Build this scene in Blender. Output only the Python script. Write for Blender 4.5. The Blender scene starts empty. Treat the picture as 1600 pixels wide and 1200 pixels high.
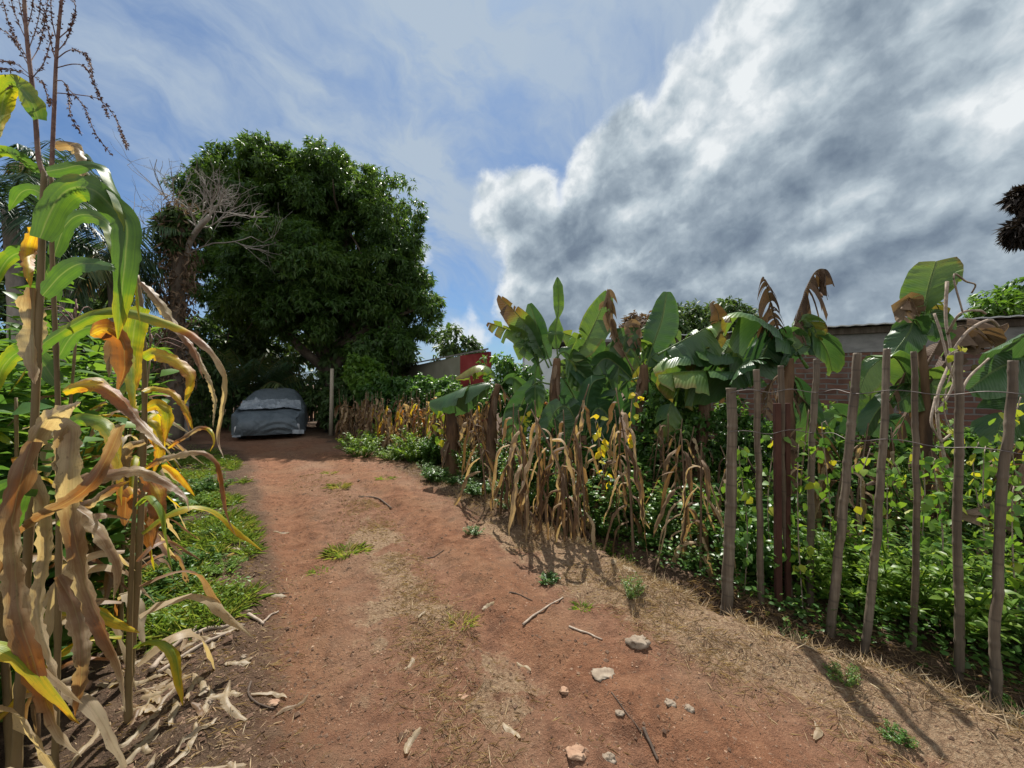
import bpy, math, random
import numpy as np
from mathutils import Vector
R = math.radians
C = bpy.context.scene.collection
rng = np.random.default_rng(11)
random.seed(5)
sc = bpy.context.scene

# ------------------------------------------------------------------ camera
CAMH, F = 1.6, 600.0
cam = bpy.data.objects.new('camera', bpy.data.cameras.new('camera'))
C.objects.link(cam)
cam.location = (0, 0, CAMH); cam.rotation_euler = (R(90), 0, 0)
cam.data.sensor_width = 36; cam.data.lens = 13.5
cam.data.clip_start = 0.02; cam.data.clip_end = 3000
sc.camera = cam

def W(px, py, d):
    return np.array([(px - 800) / F * d, d, CAMH + (600 - py) / F * d])
def G(px, py):                       # flat-ground point under a picture position
    d = CAMH * F / (py - 600.0)
    return np.array([(px - 800) / F * d, d, 0.0])
def D(px, py):
    v = np.array([(px - 800) / F, 1, (600 - py) / F]); return v / np.linalg.norm(v)

# ------------------------------------------------------------------ node helper
class NT:
    def __init__(s, tree): s.t = tree
    def n(s, typ, ins=None, **kw):
        nd = s.t.nodes.new(typ)
        for k, v in kw.items(): setattr(nd, k, v)
        for k, v in (ins or {}).items():
            sock = nd.inputs[k]
            if hasattr(v, 'is_output'): s.t.links.new(v, sock)
            else: sock.default_value = v
        return nd
    def m(s, op, a, b=0.0, c=0.0, clamp=False):
        return s.n('ShaderNodeMath', {0: a, 1: b, 2: c}, operation=op, use_clamp=clamp).outputs[0]
    def vm(s, op, a, b=(0, 0, 0), out=0):
        return s.n('ShaderNodeVectorMath', {0: a, 1: b}, operation=op).outputs[out]
    def vscale(s, a, k):
        return s.n('ShaderNodeVectorMath', {0: a, 'Scale': k}, operation='SCALE').outputs[0]
    def noise(s, vec, scale, detail=4, rough=.55, dist=0, out=0):
        return s.n('ShaderNodeTexNoise', {'Vector': vec, 'Scale': scale, 'Detail': detail, 'Roughness': rough, 'Distortion': dist}).outputs[out]
    def ramp(s, fac, stops, interp='LINEAR'):
        nd = s.n('ShaderNodeValToRGB', {0: fac}); cr = nd.color_ramp; cr.interpolation = interp
        while len(cr.elements) < len(stops): cr.elements.new(0.5)
        for e, (p, c) in zip(cr.elements, stops):
            e.position = p; e.color = (*c, 1) if len(c) == 3 else c
        return nd.outputs[0]
    def mix(s, fac, a, b, blend='MIX'):
        nd = s.n('ShaderNodeMix', data_type='RGBA', blend_type=blend)
        for k, v in ((0, fac), (6, a), (7, b)):
            if hasattr(v, 'is_output'): s.t.links.new(v, nd.inputs[k])
            else: nd.inputs[k].default_value = v if k == 0 else ((*v, 1) if len(v) == 3 else v)
        return nd.outputs[2]
    def sm(s, v, lo, hi, to0=0.0, to1=1.0):
        return s.n('ShaderNodeMapRange', {0: v, 1: lo, 2: hi, 3: to0, 4: to1}, interpolation_type='SMOOTHSTEP').outputs[0]

# ------------------------------------------------------------------ world: sky with broken cloud, and the sun
SUN_EL, SUN_AZ = R(57), R(-5)                      # azimuth clockwise from +Y
SKY = 0.10; EXPO = .68; K = 1 / SKY / 2 ** EXPO
world = bpy.data.worlds.new('World'); sc.world = world; world.use_nodes = True
world.node_tree.nodes.clear()
w = NT(world.node_tree)
sky = w.n('ShaderNodeTexSky', sky_type='NISHITA', sun_disc=False, sun_elevation=SUN_EL, sun_rotation=SUN_AZ, air_density=1.0, dust_density=0.6, ozone_density=2.0).outputs[0]
dv = w.vm('NORMALIZE', w.n('ShaderNodeTexCoord').outputs['Generated'])
SD = (math.sin(SUN_AZ) * math.cos(SUN_EL), math.cos(SUN_AZ) * math.cos(SUN_EL), math.sin(SUN_EL))

def blobs(vec, lst, soft):
    cur = None
    for px, py, r in lst:
        c = D(px, py); rr = .5 * (np.linalg.norm(D(px + r, py) - c) + np.linalg.norm(D(px, py + r) - c))
        f = w.m('SUBTRACT', float(rr), w.vm('DISTANCE', vec, tuple(c), out=1))
        cur = f if cur is None else w.m('SMOOTH_MAX', cur, f, soft)
    return cur
# streak frame of the cloud bank: stretched from low left to high right
t_ = D(1450, 120) - D(860, 470); t_ /= np.linalg.norm(t_)
b_ = np.cross(t_, D(1150, 300)); b_ /= np.linalg.norm(b_); c_ = np.cross(b_, t_)
def frame(vec, ks, kn):
    return w.n('ShaderNodeCombineXYZ', {0: w.m('MULTIPLY', w.vm('DOT_PRODUCT', vec, tuple(t_), out=1), ks), 1: w.m('MULTIPLY', w.vm('DOT_PRODUCT', vec, tuple(b_), out=1), kn), 2: w.m('MULTIPLY', w.vm('DOT_PRODUCT', vec, tuple(c_), out=1), kn)}).outputs[0]
def warp(vec, scale, amt, detail=5, rough=.6):
    nz = w.noise(vec, scale, detail, rough, 0, 1)
    return w.vm('ADD', vec, w.vscale(w.vm('SUBTRACT', nz, (.5, .5, .5)), amt))
dw = warp(warp(dv, 5.0, .12, 3), 15, .066, 9, .66)
MASK = [(772, 322, 48), (830, 335, 74), (860, 410, 92), (985, 215, 62), (1000, 300, 120), (1085, 150, 84), (1180, 70, 100), (1280, -20, 130), (1150, 300, 180), (1300, 190, 220),
        (1450, 350, 250), (1500, 100, 260), (1200, 450, 200), (1000, 440, 150), (850, 480, 80), (1750, 300, 320), (1500, -200, 300), (1900, -200, 700), (2600, 400, 1200), (1250, 620, 200), (1000, 620, 170), (1500, 580, 200), (1750, 600, 300)]
mk = blobs(dw, MASK, .03)
alpha = w.sm(mk, -.005, .026)
DARK = [(815, 350, 34), (985, 285, 48), (1015, 245, 34), (900, 385, 60), (1000, 400, 70), (880, 455, 80), (1130, 370, 90), (1220, 295, 70), (1300, 225, 58), (1360, 160, 36),
        (1100, 455, 86), (1300, 405, 74), (1450, 375, 78), (1410, 265, 40), (1250, 480, 110), (1500, 450, 96), (1570, 60, 40), (1330, 20, 30), (1750, 380, 200), (860, 520, 90), (1500, 540, 110), (1350, 520, 80)]
dk = blobs(warp(warp(dv, 4.5, .12, 3), 12, .09, 6), DARK, .05)
dq = warp(dv, 8.0, .075, 6)
n_st = w.noise(frame(dq, 2.8, 8.5), 1.0, 7, .56, 0)
n_pf = w.noise(dq, 8.5, 8, .57, 0)
dq2 = warp(dv, 10.0, .045, 4)
def body(v): return w.m('ADD', w.m('MULTIPLY', w.noise(v, 6.2, 8, .54, 0), .62), w.m('MULTIPLY', w.noise(frame(v, 3.4, 8.0), 1.0, 5, .52, 0), .38))
lt = np.array(SD) * .9 - D(1150, 300) * .35; lt = lt / np.linalg.norm(lt) * .040
nA = body(dq2); nB = body(w.vm('ADD', dq2, tuple(lt)))
darkf = w.m('ADD', w.sm(dk, -.12, .10, .25, .74), w.m('SUBTRACT', w.m('MULTIPLY', w.m('SUBTRACT', nA, .5), 1.1), w.m('MULTIPLY', w.m('SUBTRACT', nA, nB), 3.7)))
rim = w.m('MULTIPLY', w.sm(mk, .004, .075, 1.0, 0.0), w.sm(n_pf, .36, .62, .15, 1.2))
darkf = w.m('SUBTRACT', darkf, w.m('MULTIPLY', rim, .42))
k3 = lambda r, g, b: (r * K, g * K, b * K)
ccol = w.ramp(darkf, [(0.0, (.84, .88, .90)), (.16, (.66, .72, .76)), (.36, (.48, .56, .62)), (.60, (.32, .39, .46)), (.85, (.215, .275, .345)), (1.0, (.165, .215, .285))])
ccol = w.mix(1.0, ccol, (K, K, K), 'MULTIPLY')
# thin high cloud on the left, and the glare round the sun
ci = warp(warp(dv, 1.6, .35, 3), 5, .12, 4)
t2 = D(620, 330) - D(120, 60); t2 /= np.linalg.norm(t2); b2 = np.cross(t2, D(400, 150)); b2 /= np.linalg.norm(b2); c2 = np.cross(b2, t2)
civ = w.n('ShaderNodeCombineXYZ', {0: w.m('MULTIPLY', w.vm('DOT_PRODUCT', ci, tuple(t2), out=1), 2.6), 1: w.m('MULTIPLY', w.vm('DOT_PRODUCT', ci, tuple(b2), out=1), 6.5), 2: w.m('MULTIPLY', w.vm('DOT_PRODUCT', ci, tuple(c2), out=1), 3.0)}).outputs[0]
n_ci = w.noise(civ, 1.0, 8, .60, 0)
dsun = w.vm('DOT_PRODUCT', dv, SD, out=1)
glare = w.m('POWER', w.m('MAXIMUM', dsun, 0.0), 5.0)
thin = w.m('ADD', w.m('MULTIPLY', w.sm(n_ci, .28, .68), .80), w.m('MULTIPLY', glare, .42), clamp=True)
world.cycles.sampling_method = 'MANUAL'; world.cycles.sample_map_resolution = 256
PAT = [(230, 115, 60), (260, 150, 50), (470, 90, 60), (560, 220, 40), (690, 60, 120), (680, 250, 90), (720, 400, 60), (640, 420, 40)]
thin = w.m('ADD', w.m('MULTIPLY', thin, .92), w.m('MULTIPLY', w.sm(blobs(ci, PAT, .05), -.10, .12), w.m('MULTIPLY', w.sm(n_ci, .30, .62), .38)), clamp=True)
PUFF = [(735, 493, 16), (712, 520, 22), (745, 525, 26), (690, 540, 28), (662, 402, 14), (655, 385, 10)]
pf = w.sm(blobs(dw, PUFF, .02), -.010, .025)
skyc = w.mix(1.0, sky, (.31, .455, .60, 1), 'MULTIPLY')
base = w.mix(thin, skyc, k3(.44, .535, .65))
base = w.mix(w.m('MULTIPLY', pf, .85), base, k3(.80, .84, .88))
low = w.sm(w.vm('DOT_PRODUCT', dv, (0, 0, 1), out=1), -.02, .03)
fin = w.mix(alpha, base, ccol)
fill_cloud = w.ramp(w.m('ADD', n_pf, w.m('MULTIPLY', w.m('SUBTRACT', n_st, .5), .8)), [(.3, (.55, .58, .62)), (.5, (.90, .92, .95)), (.7, (1.0, 1.0, 1.0))])
fill_cloud = w.mix(1.0, fill_cloud, (K * 1.1, K * 1.09, K * 1.06), 'MULTIPLY')
fin = w.mix(w.sm(w.vm('DOT_PRODUCT', dv, (0, -1, 0), out=1), -.05, .30, 0, .92), fin, fill_cloud)      # unseen bright cloud added behind the camera as neutral fill light
fin = w.mix(low, k3(.25, .27, .28), fin)
bg = w.n('ShaderNodeBackground', {'Color': fin, 'Strength': SKY})
w.t.links.new(bg.outputs[0], w.n('ShaderNodeOutputWorld').inputs[0])

sun = bpy.data.objects.new('sun', bpy.data.lights.new('sun', 'SUN')); C.objects.link(sun)
sun.data.energy = 4.9; sun.data.angle = R(.55); sun.data.color = (1, .95, .87)
sun.rotation_euler = Vector((-SD[0], -SD[1], -SD[2])).to_track_quat('-Z', 'Y').to_euler()
vs = sc.view_settings
vs.view_transform = 'Standard'; vs.look = 'None'; vs.gamma = 1; vs.exposure = EXPO; vs.use_curve_mapping = False
cy = sc.cycles
cy.max_bounces = 7; cy.diffuse_bounces = 4; cy.glossy_bounces = 2; cy.transmission_bounces = 4; cy.use_denoising = True
cy.sample_clamp_indirect = 6

# ------------------------------------------------------------------ numpy helpers
def _hash(i, j, k, seed):
    h = (i.astype(np.int64) * 374761393 + j.astype(np.int64) * 668265263 + k.astype(np.int64) * 2147483647 + seed * 1274126177) & 0xffffffff
    h = ((h ^ (h >> 13)) * 1274126177) & 0xffffffff
    h = (h ^ (h >> 16)) & 0xffffffff
    return h / 4294967295.0
def vnoise(p, seed=0):
    p = np.asarray(p, float); i = np.floor(p); f = p - i; f = f * f * (3 - 2 * f)
    x, y, z = i[:, 0], i[:, 1], i[:, 2]; o = 0
    for a in (0, 1):
        for b in (0, 1):
            for c in (0, 1):
                o = o + _hash(x + a, y + b, z + c, seed) * (f[:, 0] if a else 1 - f[:, 0]) * (f[:, 1] if b else 1 - f[:, 1]) * (f[:, 2] if c else 1 - f[:, 2])
    return o * 2 - 1
def fbm(p, octv=4, seed=0, gain=.5):
    p = np.asarray(p, float); o = 0; a = 1
    for k in range(octv):
        o = o + a * vnoise(p * 2 ** k + k * 17.3, seed + k); a *= gain
    return o
def unit(v):
    v = np.asarray(v, float); return v / np.maximum(np.linalg.norm(v, axis=-1, keepdims=True), 1e-9)
def rdir(n, r=rng):
    return unit(r.normal(size=(n, 3)))
def sstep(a, b, x):
    t = np.clip((x - a) / (b - a), 0, 1); return t * t * (3 - 2 * t)

class MB:
    def __init__(s): s.v = []; s.a = []; s.q = []; s.t = []; s.n = 0
    def add(s, v, quads=None, tris=None, attr=None):
        v = np.asarray(v, float).reshape(-1, 3)
        s.v.append(v)
        s.a.append(np.zeros((len(v), 3)) if attr is None else np.asarray(attr, float).reshape(-1, 3))
        if quads is not None and len(quads): s.q.append(np.asarray(quads, np.int64).reshape(-1, 4) + s.n)
        if tris is not None and len(tris): s.t.append(np.asarray(tris, np.int64).reshape(-1, 3) + s.n)
        s.n += len(v)
    def grid(s, P, attr=None, closed=False):         # P (n,m,3)
        n, m = P.shape[:2]; idx = np.arange(n * m).reshape(n, m)
        if closed: idx = np.concatenate([idx, idx[:, :1]], 1)
        q = np.stack([idx[:-1, :-1], idx[:-1, 1:], idx[1:, 1:], idx[1:, :-1]], -1).reshape(-1, 4)
        s.add(P.reshape(-1, 3), q, None, attr)
    def tube(s, pts, rad, sides=8, attr=0.0, cap=True, lump=0, seed=0):
        pts = np.asarray(pts, float); n = len(pts); rad = np.broadcast_to(np.asarray(rad, float), (n,))
        tg = unit(np.gradient(pts, axis=0))
        ref = np.array([0, 0, 1.]) if abs(tg[:, 2]).mean() < .8 else np.array([1., 0, 0])
        sx = unit(np.cross(tg, ref)); sy = np.cross(tg, sx)
        th = np.linspace(0, 2 * np.pi, sides, endpoint=False)
        rr = np.repeat(rad[:, None], sides, 1)
        if lump:
            q = np.stack([np.repeat(pts[:, 2:3] * 6, sides, 1), np.cos(th)[None] * 1.5 + 0 * rr, np.sin(th)[None] * 1.5 + 0 * rr], -1).reshape(-1, 3)
            rr = rr * (1 + lump * fbm(q + seed * 7.1, 3, seed).reshape(n, sides))
        P = pts[:, None] + rr[..., None] * (np.cos(th)[None, :, None] * sx[:, None] + np.sin(th)[None, :, None] * sy[:, None])
        at = np.zeros((n, sides, 3)); at[..., 0] = th[None] / 6.283; at[..., 1] = np.linspace(0, 1, n)[:, None]; at[..., 2] = attr
        b = s.n
        s.grid(P, at, True)
        if cap:
            s.add(pts[[0, -1]], None, None, [[0, 0, attr], [0, 1, attr]])
            c0, c1 = s.n - 2, s.n - 1
            k = np.arange(sides); k2 = (k + 1) % sides
            s.t.append(np.stack([np.full(sides, c0), b + k2, b + k], -1)); s.t.append(np.stack([np.full(sides, c1), b + (n - 1) * sides + k, b + (n - 1) * sides + k2], -1))
    def box(s, lo, hi, attr=0.0):
        lo, hi = np.array(lo, float), np.array(hi, float)
        v = np.array([[x, y, z] for x in (0, 1) for y in (0, 1) for z in (0, 1)]) * (hi - lo) + lo
        s.add(v, [[0, 1, 3, 2], [4, 6, 7, 5], [0, 4, 5, 1], [2, 3, 7, 6], [0, 2, 6, 4], [1, 5, 7, 3]], None, np.full((8, 3), attr))
    def build(s, name, mat, parent=None, loc=(0, 0, 0), smooth=True, bevel=0):
        me = bpy.data.meshes.new(name)
        V = np.concatenate(s.v) if s.v else np.zeros((0, 3)); A = np.concatenate(s.a) if s.a else np.zeros((0, 3))
        V = V - np.asarray(loc, float)
        q = np.concatenate(s.q) if s.q else np.zeros((0, 4), np.int64); t = np.concatenate(s.t) if s.t else np.zeros((0, 3), np.int64)
        me.vertices.add(len(V)); me.vertices.foreach_set('co', V.ravel())
        nl = q.size + t.size; me.loops.add(nl); me.loops.foreach_set('vertex_index', np.concatenate([q.ravel(), t.ravel()]))
        me.polygons.add(len(q) + len(t))
        me.polygons.foreach_set('loop_start', np.concatenate([np.arange(len(q)) * 4, q.size + np.arange(len(t)) * 3]))
        me.update(calc_edges=True)
        me.attributes.new('luv', 'FLOAT_VECTOR', 'POINT').data.foreach_set('vector', A.ravel())
        me.polygons.foreach_set('use_smooth', np.full(len(q) + len(t), smooth))
        me.materials.append(mat)
        o = bpy.data.objects.new(name, me); C.objects.link(o)
        if parent is not None: o.parent = parent
        else: o.location = tuple(float(x) for x in loc)
        if bevel:
            b = o.modifiers.new('bevel', 'BEVEL'); b.width = bevel; b.segments = 2
        return o

def tag(o, label, cat, group=None):
    o['label'] = label; o['category'] = cat
    if group: o['group'] = group
    return o
def kind(o, k):
    o['kind'] = k; return o
def thing(name, label, cat, loc=(0, 0, 0), group=None):
    o = bpy.data.objects.new(name, None); C.objects.link(o); o.location = tuple(float(x) for x in loc); o.empty_display_size = .1
    return tag(o, label, cat, group)
def dup(root, loc, rz=0, s=1.0, label=None, tilt=(0, 0)):
    c = root.copy(); C.objects.link(c); c.location = tuple(float(x) for x in loc); c.rotation_euler = (tilt[0], tilt[1], rz)
    c.scale = (s, s, s) if np.isscalar(s) else s
    if label: c['label'] = label
    for ch in root.children:
        k = ch.copy(); C.objects.link(k); k.parent = c
        for g in ch.children:
            j = g.copy(); C.objects.link(j); j.parent = k
    return c

# ---- leaves
def scatter(mb, pos, ax, up, L, Wd, rnd, fold=.25, droop=.15, rich=False):
    """leaves at pos along ax with surface normal near up"""
    n = len(pos); ax = unit(ax); sd = unit(np.cross(ax, up)); nm = np.cross(sd, ax)
    L = np.broadcast_to(L, (n,)); Wd = np.broadcast_to(Wd, (n,)); rnd = np.broadcast_to(rnd, (n,))
    if rich:
        T = np.array([(0, 0), (-1, .32), (0, .32), (1, .32), (-.78, .66), (0, .66), (.78, .66), (0, 1)], float)
        tri = np.array([[0, 2, 1], [0, 3, 2], [4, 5, 7], [5, 6, 7]]); quad = np.array([[1, 2, 5, 4], [2, 3, 6, 5]])
    else:
        T = np.array([(0, 0), (-1, .42), (1, .42), (0, 1)], float); tri = np.array([[0, 3, 1], [0, 2, 3]]); quad = np.zeros((0, 4), int)
    m = len(T)
    P = pos[:, None] + ax[:, None] * (T[None, :, 1:2] * L[:, None, None]) + sd[:, None] * (T[None, :, 0:1] * Wd[:, None, None] * .5) + nm[:, None] * (np.abs(T[None, :, 0:1]) * fold * Wd[:, None, None] * .5)
    P[..., 2] -= droop * L[:, None] * T[None, :, 1] ** 2
    A = np.zeros((n, m, 3)); A[..., 0] = T[None, :, 0] * .5 + .5; A[..., 1] = T[None, :, 1]; A[..., 2] = rnd[:, None]
    off = (np.arange(n) * m)[:, None, None]
    mb.add(P.reshape(-1, 3), (quad[None] + off).reshape(-1, 4) if len(quad) else None, (tri[None] + off).reshape(-1, 3), A.reshape(-1, 3))

def ribbon(mb, path, width, side, dry, fold=.2, wave=.0, ncol=4, seed=0, rag=.16, crump=.05):
    """long blade along path (n,3) with per-point width and side vectors"""
    path = np.asarray(path, float); n = len(path); tg = unit(np.gradient(path, axis=0)); side = np.broadcast_to(side, (n, 3))
    side = unit(side - tg * (side * tg).sum(1, keepdims=True)); nm = np.cross(side, tg)
    width = np.broadcast_to(width, (n,)); dry = np.broadcast_to(dry, (n,))
    u = np.linspace(-1, 1, ncol + 1); s_ = np.linspace(0, 1, n)
    wv = fbm(np.stack([np.repeat(s_[:, None] * 9, ncol + 1, 1), np.repeat(u[None] * .8, n, 0), np.full((n, ncol + 1), seed * 3.7)], -1).reshape(-1, 3), 2, seed).reshape(n, ncol + 1)
    L_ = np.linalg.norm(np.diff(path, axis=0), axis=1).sum(); f_ = np.clip(L_ / max(width.max(), 1e-6), 2, 25)
    q_ = np.stack([np.repeat(s_[:, None] * f_, ncol + 1, 1), np.repeat(u[None] * 1.2, n, 0), np.full((n, ncol + 1), seed * 1.3 + 5)], -1).reshape(-1, 3)
    cr = fbm(q_ * 1.6, 3, seed + 5).reshape(n, ncol + 1); rg = fbm(q_ * np.array([2.2, 3, 1]) + 40, 3, seed + 9).reshape(n, ncol + 1)
    dk_ = np.clip(dry, 0, 1)[:, None]
    h = np.abs(u)[None] * fold + wave * wv * np.abs(u)[None] + crump * cr * (.4 + dk_)
    P = path[:, None] + side[:, None] * ((u[None] * (1 + rag * rg * (.3 + dk_) * np.abs(u)[None]))[..., None] * width[:, None, None] * .5) + nm[:, None] * (h * width[:, None])[..., None]
    A = np.zeros((n, ncol + 1, 3)); A[..., 0] = u[None] * .5 + .5; A[..., 1] = s_[:, None]; A[..., 2] = dry[:, None] + .12 * np.abs(u)[None] * (dry[:, None] > .15)
    mb.grid(P, A)

def resample(pts, n):
    pts = np.asarray(pts, float)
    if len(pts) > 2:                                     # Catmull-Rom
        Q = np.vstack([2 * pts[0] - pts[1], pts, 2 * pts[-1] - pts[-2]]); out = []
        for i in range(len(pts) - 1):
            p0, p1, p2, p3 = Q[i:i + 4]; t = np.linspace(0, 1, 12, endpoint=(i == len(pts) - 2))[:, None]
            out.append(.5 * (2 * p1 + (p2 - p0) * t + (2 * p0 - 5 * p1 + 4 * p2 - p3) * t * t + (3 * p1 - p0 - 3 * p2 + p3) * t ** 3))
        pts = np.vstack(out)
    d = np.r_[0, np.cumsum(np.linalg.norm(np.diff(pts, axis=0), axis=1))]
    x = np.linspace(0, d[-1], n)
    return np.stack([np.interp(x, d, pts[:, k]) for k in range(pts.shape[1])], 1)

# ------------------------------------------------------------------ materials
def newmat(name):
    m = bpy.data.materials.new(name); m.use_nodes = True; m.node_tree.nodes.clear(); return m, NT(m.node_tree)
def finish(nt, bsdf): nt.t.links.new(bsdf, nt.n('ShaderNodeOutputMaterial').inputs[0])
def leafmat(name, stops, trans=.35, rough=.5, veins=0, spec=.35, blotch=.18, tboost=1.35, vscale=40):
    m, t = newmat(name)
    at = t.n('ShaderNodeAttribute', attribute_name='luv').outputs['Vector']
    sp = t.n('ShaderNodeSeparateXYZ', {0: at}); u, v, d = sp.outputs
    pos = t.n('ShaderNodeTexCoord').outputs['Object']
    nz = t.noise(pos, 14, 4, .6)
    f = t.m('ADD', d, t.m('MULTIPLY', t.m('SUBTRACT', nz, .5), blotch * 2), clamp=True)
    if veins:
        sv = t.n('ShaderNodeCombineXYZ', {0: t.m('MULTIPLY', u, 16.0 if veins == 1 else 3.0), 1: t.m('MULTIPLY', v, 2.5 if veins == 1 else 26.0), 2: t.m('MULTIPLY', t.n('ShaderNodeSeparateXYZ', {0: pos}).outputs[2], .6)}).outputs[0]
        f = t.m('ADD', f, t.m('MULTIPLY', t.m('SUBTRACT', t.noise(sv, 1.0, 4, .6), .5), blotch * 2.2), clamp=True)
    col = t.ramp(f, stops)
    if veins:                                     # blotches and scorched specks
        sp_ = t.noise(pos, 60, 3, .7); col = t.mix(t.m('MULTIPLY', t.sm(sp_, .60, .72), t.sm(d, .2, .5, .15, .55)), col, (.06, .035, .02))
    nrm = None
    if veins:
        ph = t.m('ADD', t.m('MULTIPLY', v, vscale), 0) if veins == 2 else t.m('MULTIPLY', u, vscale)
        wv = t.m('SINE', t.m('MULTIPLY', ph, 6.283))
        mid = t.sm(t.m('ABSOLUTE', t.m('SUBTRACT', u, .5)), .0, .05, 1.0, 0.0)
        col = t.mix(t.m('MULTIPLY', mid, .45), col, t.mix(.5, col, (.40, .42, .22)))
        col = t.mix(t.m('MULTIPLY', t.sm(wv, 0, 1), .16 if veins == 2 else .20), col, t.mix(1.0, col, (.55, .6, .5), 'MULTIPLY'))
        nrm = t.n('ShaderNodeBump', {'Height': wv, 'Strength': .25 if veins == 2 else .12, 'Distance': .004}).outputs[0]
    bs = t.n('ShaderNodeBsdfPrincipled', {'Base Color': col, 'Roughness': rough, 'Specular IOR Level': spec})
    tl = t.n('ShaderNodeBsdfTranslucent', {'Color': t.mix(1.0, col, (tboost * 1.1, tboost, tboost * .55, 1), 'MULTIPLY')})
    if nrm: t.t.links.new(nrm, bs.inputs['Normal'])
    mx = t.n('ShaderNodeMixShader', {0: trans, 1: bs.outputs[0], 2: tl.outputs[0]})
    finish(t, mx.outputs[0]); return m
def solid(name, cols, scale=8, rough=.8, bump=.3, stretch=(1, 1, 1), detail=6, metal=0, spec=.3, bdist=.01):
    m, t = newmat(name)
    pos = t.vm('MULTIPLY', t.n('ShaderNodeTexCoord').outputs['Object'], stretch)
    nz = t.noise(pos, scale, detail, .62)
    n = len(cols); col = t.ramp(nz, [(.28 + .44 * i / max(n - 1, 1), c) for i, c in enumerate(cols)])
    nb = t.noise(pos, scale * 3.1, 5, .6)
    bs = t.n('ShaderNodeBsdfPrincipled', {'Base Color': col, 'Roughness': rough, 'Metallic': metal, 'Specular IOR Level': spec})
    bp = t.n('ShaderNodeBump', {'Height': nb, 'Strength': bump, 'Distance': bdist}); t.t.links.new(bp.outputs[0], bs.inputs['Normal'])
    finish(t, bs.outputs[0]); return m

M = {}
M['mango'] = leafmat('mango_leaf', [(0, (.035, .08, .022)), (.45, (.062, .13, .028)), (.8, (.11, .185, .038)), (1, (.18, .22, .05))], .45, .4, blotch=.1)
M['tree'] = leafmat('tree_leaf', [(0, (.035, .07, .024)), (.5, (.065, .12, .036)), (1, (.13, .18, .05))], .4, .5, blotch=.1)
M['bright'] = leafmat('bright_leaf', [(0, (.05, .12, .02)), (.5, (.11, .22, .032)), (1, (.19, .28, .05))], .52, .4, blotch=.12)
M['weed'] = leafmat('weed_leaf', [(0, (.035, .10, .024)), (.5, (.085, .185, .04)), (.85, (.16, .25, .055)), (1, (.30, .30, .05))], .5, .36, blotch=.1, spec=.5)
M['grass'] = leafmat('grass_blade', [(0, (.09, .18, .03)), (.5, (.19, .29, .055)), (.8, (.30, .31, .09)), (1, (.36, .29, .14))], .4, .6, blotch=.05)
M['straw'] = leafmat('straw', [(0, (.13, .085, .05)), (.4, (.30, .21, .125)), (.8, (.43, .33, .20)), (1, (.55, .46, .31))], .2, .75, blotch=.05)
M['litter'] = leafmat('leaf_litter', [(0, (.03, .018, .012)), (.4, (.075, .043, .026)), (.7, (.17, .11, .068)), (1, (.34, .25, .165))], .1, .85, blotch=.1)
M['maize'] = leafmat('maize_leaf', [(0, (.045, .105, .03)), (.16, (.085, .18, .025)), (.30, (.22, .27, .02)), (.42, (.50, .36, .02)), (.55, (.30, .11, .025)), (.70, (.17, .085, .04)), (.85, (.25, .165, .10)), (1, (.42, .34, .23))], .48, .45, veins=1, blotch=.13, vscale=24, spec=.45, tboost=1.5)
M['drymaize'] = leafmat('dry_maize_leaf', [(0, (.065, .037, .022)), (.4, (.14, .082, .046)), (.7, (.25, .16, .09)), (1, (.42, .31, .19))], .34, .7, veins=1, blotch=.22, vscale=7)
M['banana'] = leafmat('banana_leaf', [(0, (.030, .082, .034)), (.2, (.058, .13, .038)), (.38, (.14, .235, .045)), (.50, (.19, .17, .035)), (.62, (.11, .065, .03)), (.82, (.095, .065, .05)), (1, (.20, .16, .13))], .34, .36, veins=2, blotch=.07, vscale=34, spec=.5)
M['drybanana'] = leafmat('dry_banana_leaf', [(0, (.07, .045, .03)), (.5, (.15, .095, .06)), (1, (.28, .20, .13))], .22, .75, veins=2, blotch=.22)
M['darkleaf'] = leafmat('dead_dark_leaf', [(0, (.015, .011, .009)), (.6, (.04, .028, .02)), (1, (.09, .065, .045))], .08, .8)
M['palm'] = leafmat('palm_leaf', [(0, (.025, .06, .035)), (.5, (.05, .10, .04)), (.75, (.16, .17, .05)), (.9, (.22, .15, .08)), (1, (.30, .22, .14))], .3, .42, blotch=.05)
M['bark'] = solid('bark', [(.055, .042, .032), (.10, .08, .062), (.16, .13, .10)], 5, .9, .7, (1, 1, .35), bdist=.03)
M['palebark'] = solid('pale_bark', [(.16, .145, .125), (.27, .245, .215), (.36, .335, .30)], 6, .9, .6, (1, 1, .4), bdist=.02)
M['stalk'] = solid('maize_stalk', [(.09, .06, .03), (.16, .115, .05), (.21, .14, .075)], 14, .6, .3, (1, 1, .2), bdist=.004)
M['drystalk'] = solid('dry_stalk', [(.08, .05, .03), (.15, .10, .062), (.23, .165, .105)], 16, .8, .4, (1, 1, .2), bdist=.004)
M['tassel'] = solid('tassel', [(.09, .05, .05), (.17, .10, .085), (.26, .18, .13)], 30, .8, .3)
M['pseudo'] = solid('pseudostem', [(.03, .02, .014), (.075, .042, .024), (.15, .088, .048), (.06, .037, .023)], 7, .8, .6, (1, 1, .18), bdist=.02)
M['stone'] = solid('stone', [(.13, .095, .068), (.24, .19, .14), (.37, .31, .24)], 12, .9, .5)
M['brownstone'] = solid('reddish_stone', [(.20, .11, .07), (.32, .20, .13), (.40, .28, .19)], 12, .9, .5)
M['soil'] = solid('soil_clod', [(.075, .042, .027), (.14, .085, .055), (.21, .135, .09)], 14, .95, .5)
M['twig'] = solid('twig', [(.16, .12, .09), (.28, .22, .17), (.40, .34, .27)], 20, .85, .4, (1, 1, 1))
M['darktwig'] = solid('dark_twig', [(.05, .035, .025), (.11, .08, .06)], 20, .85, .4)
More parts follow.
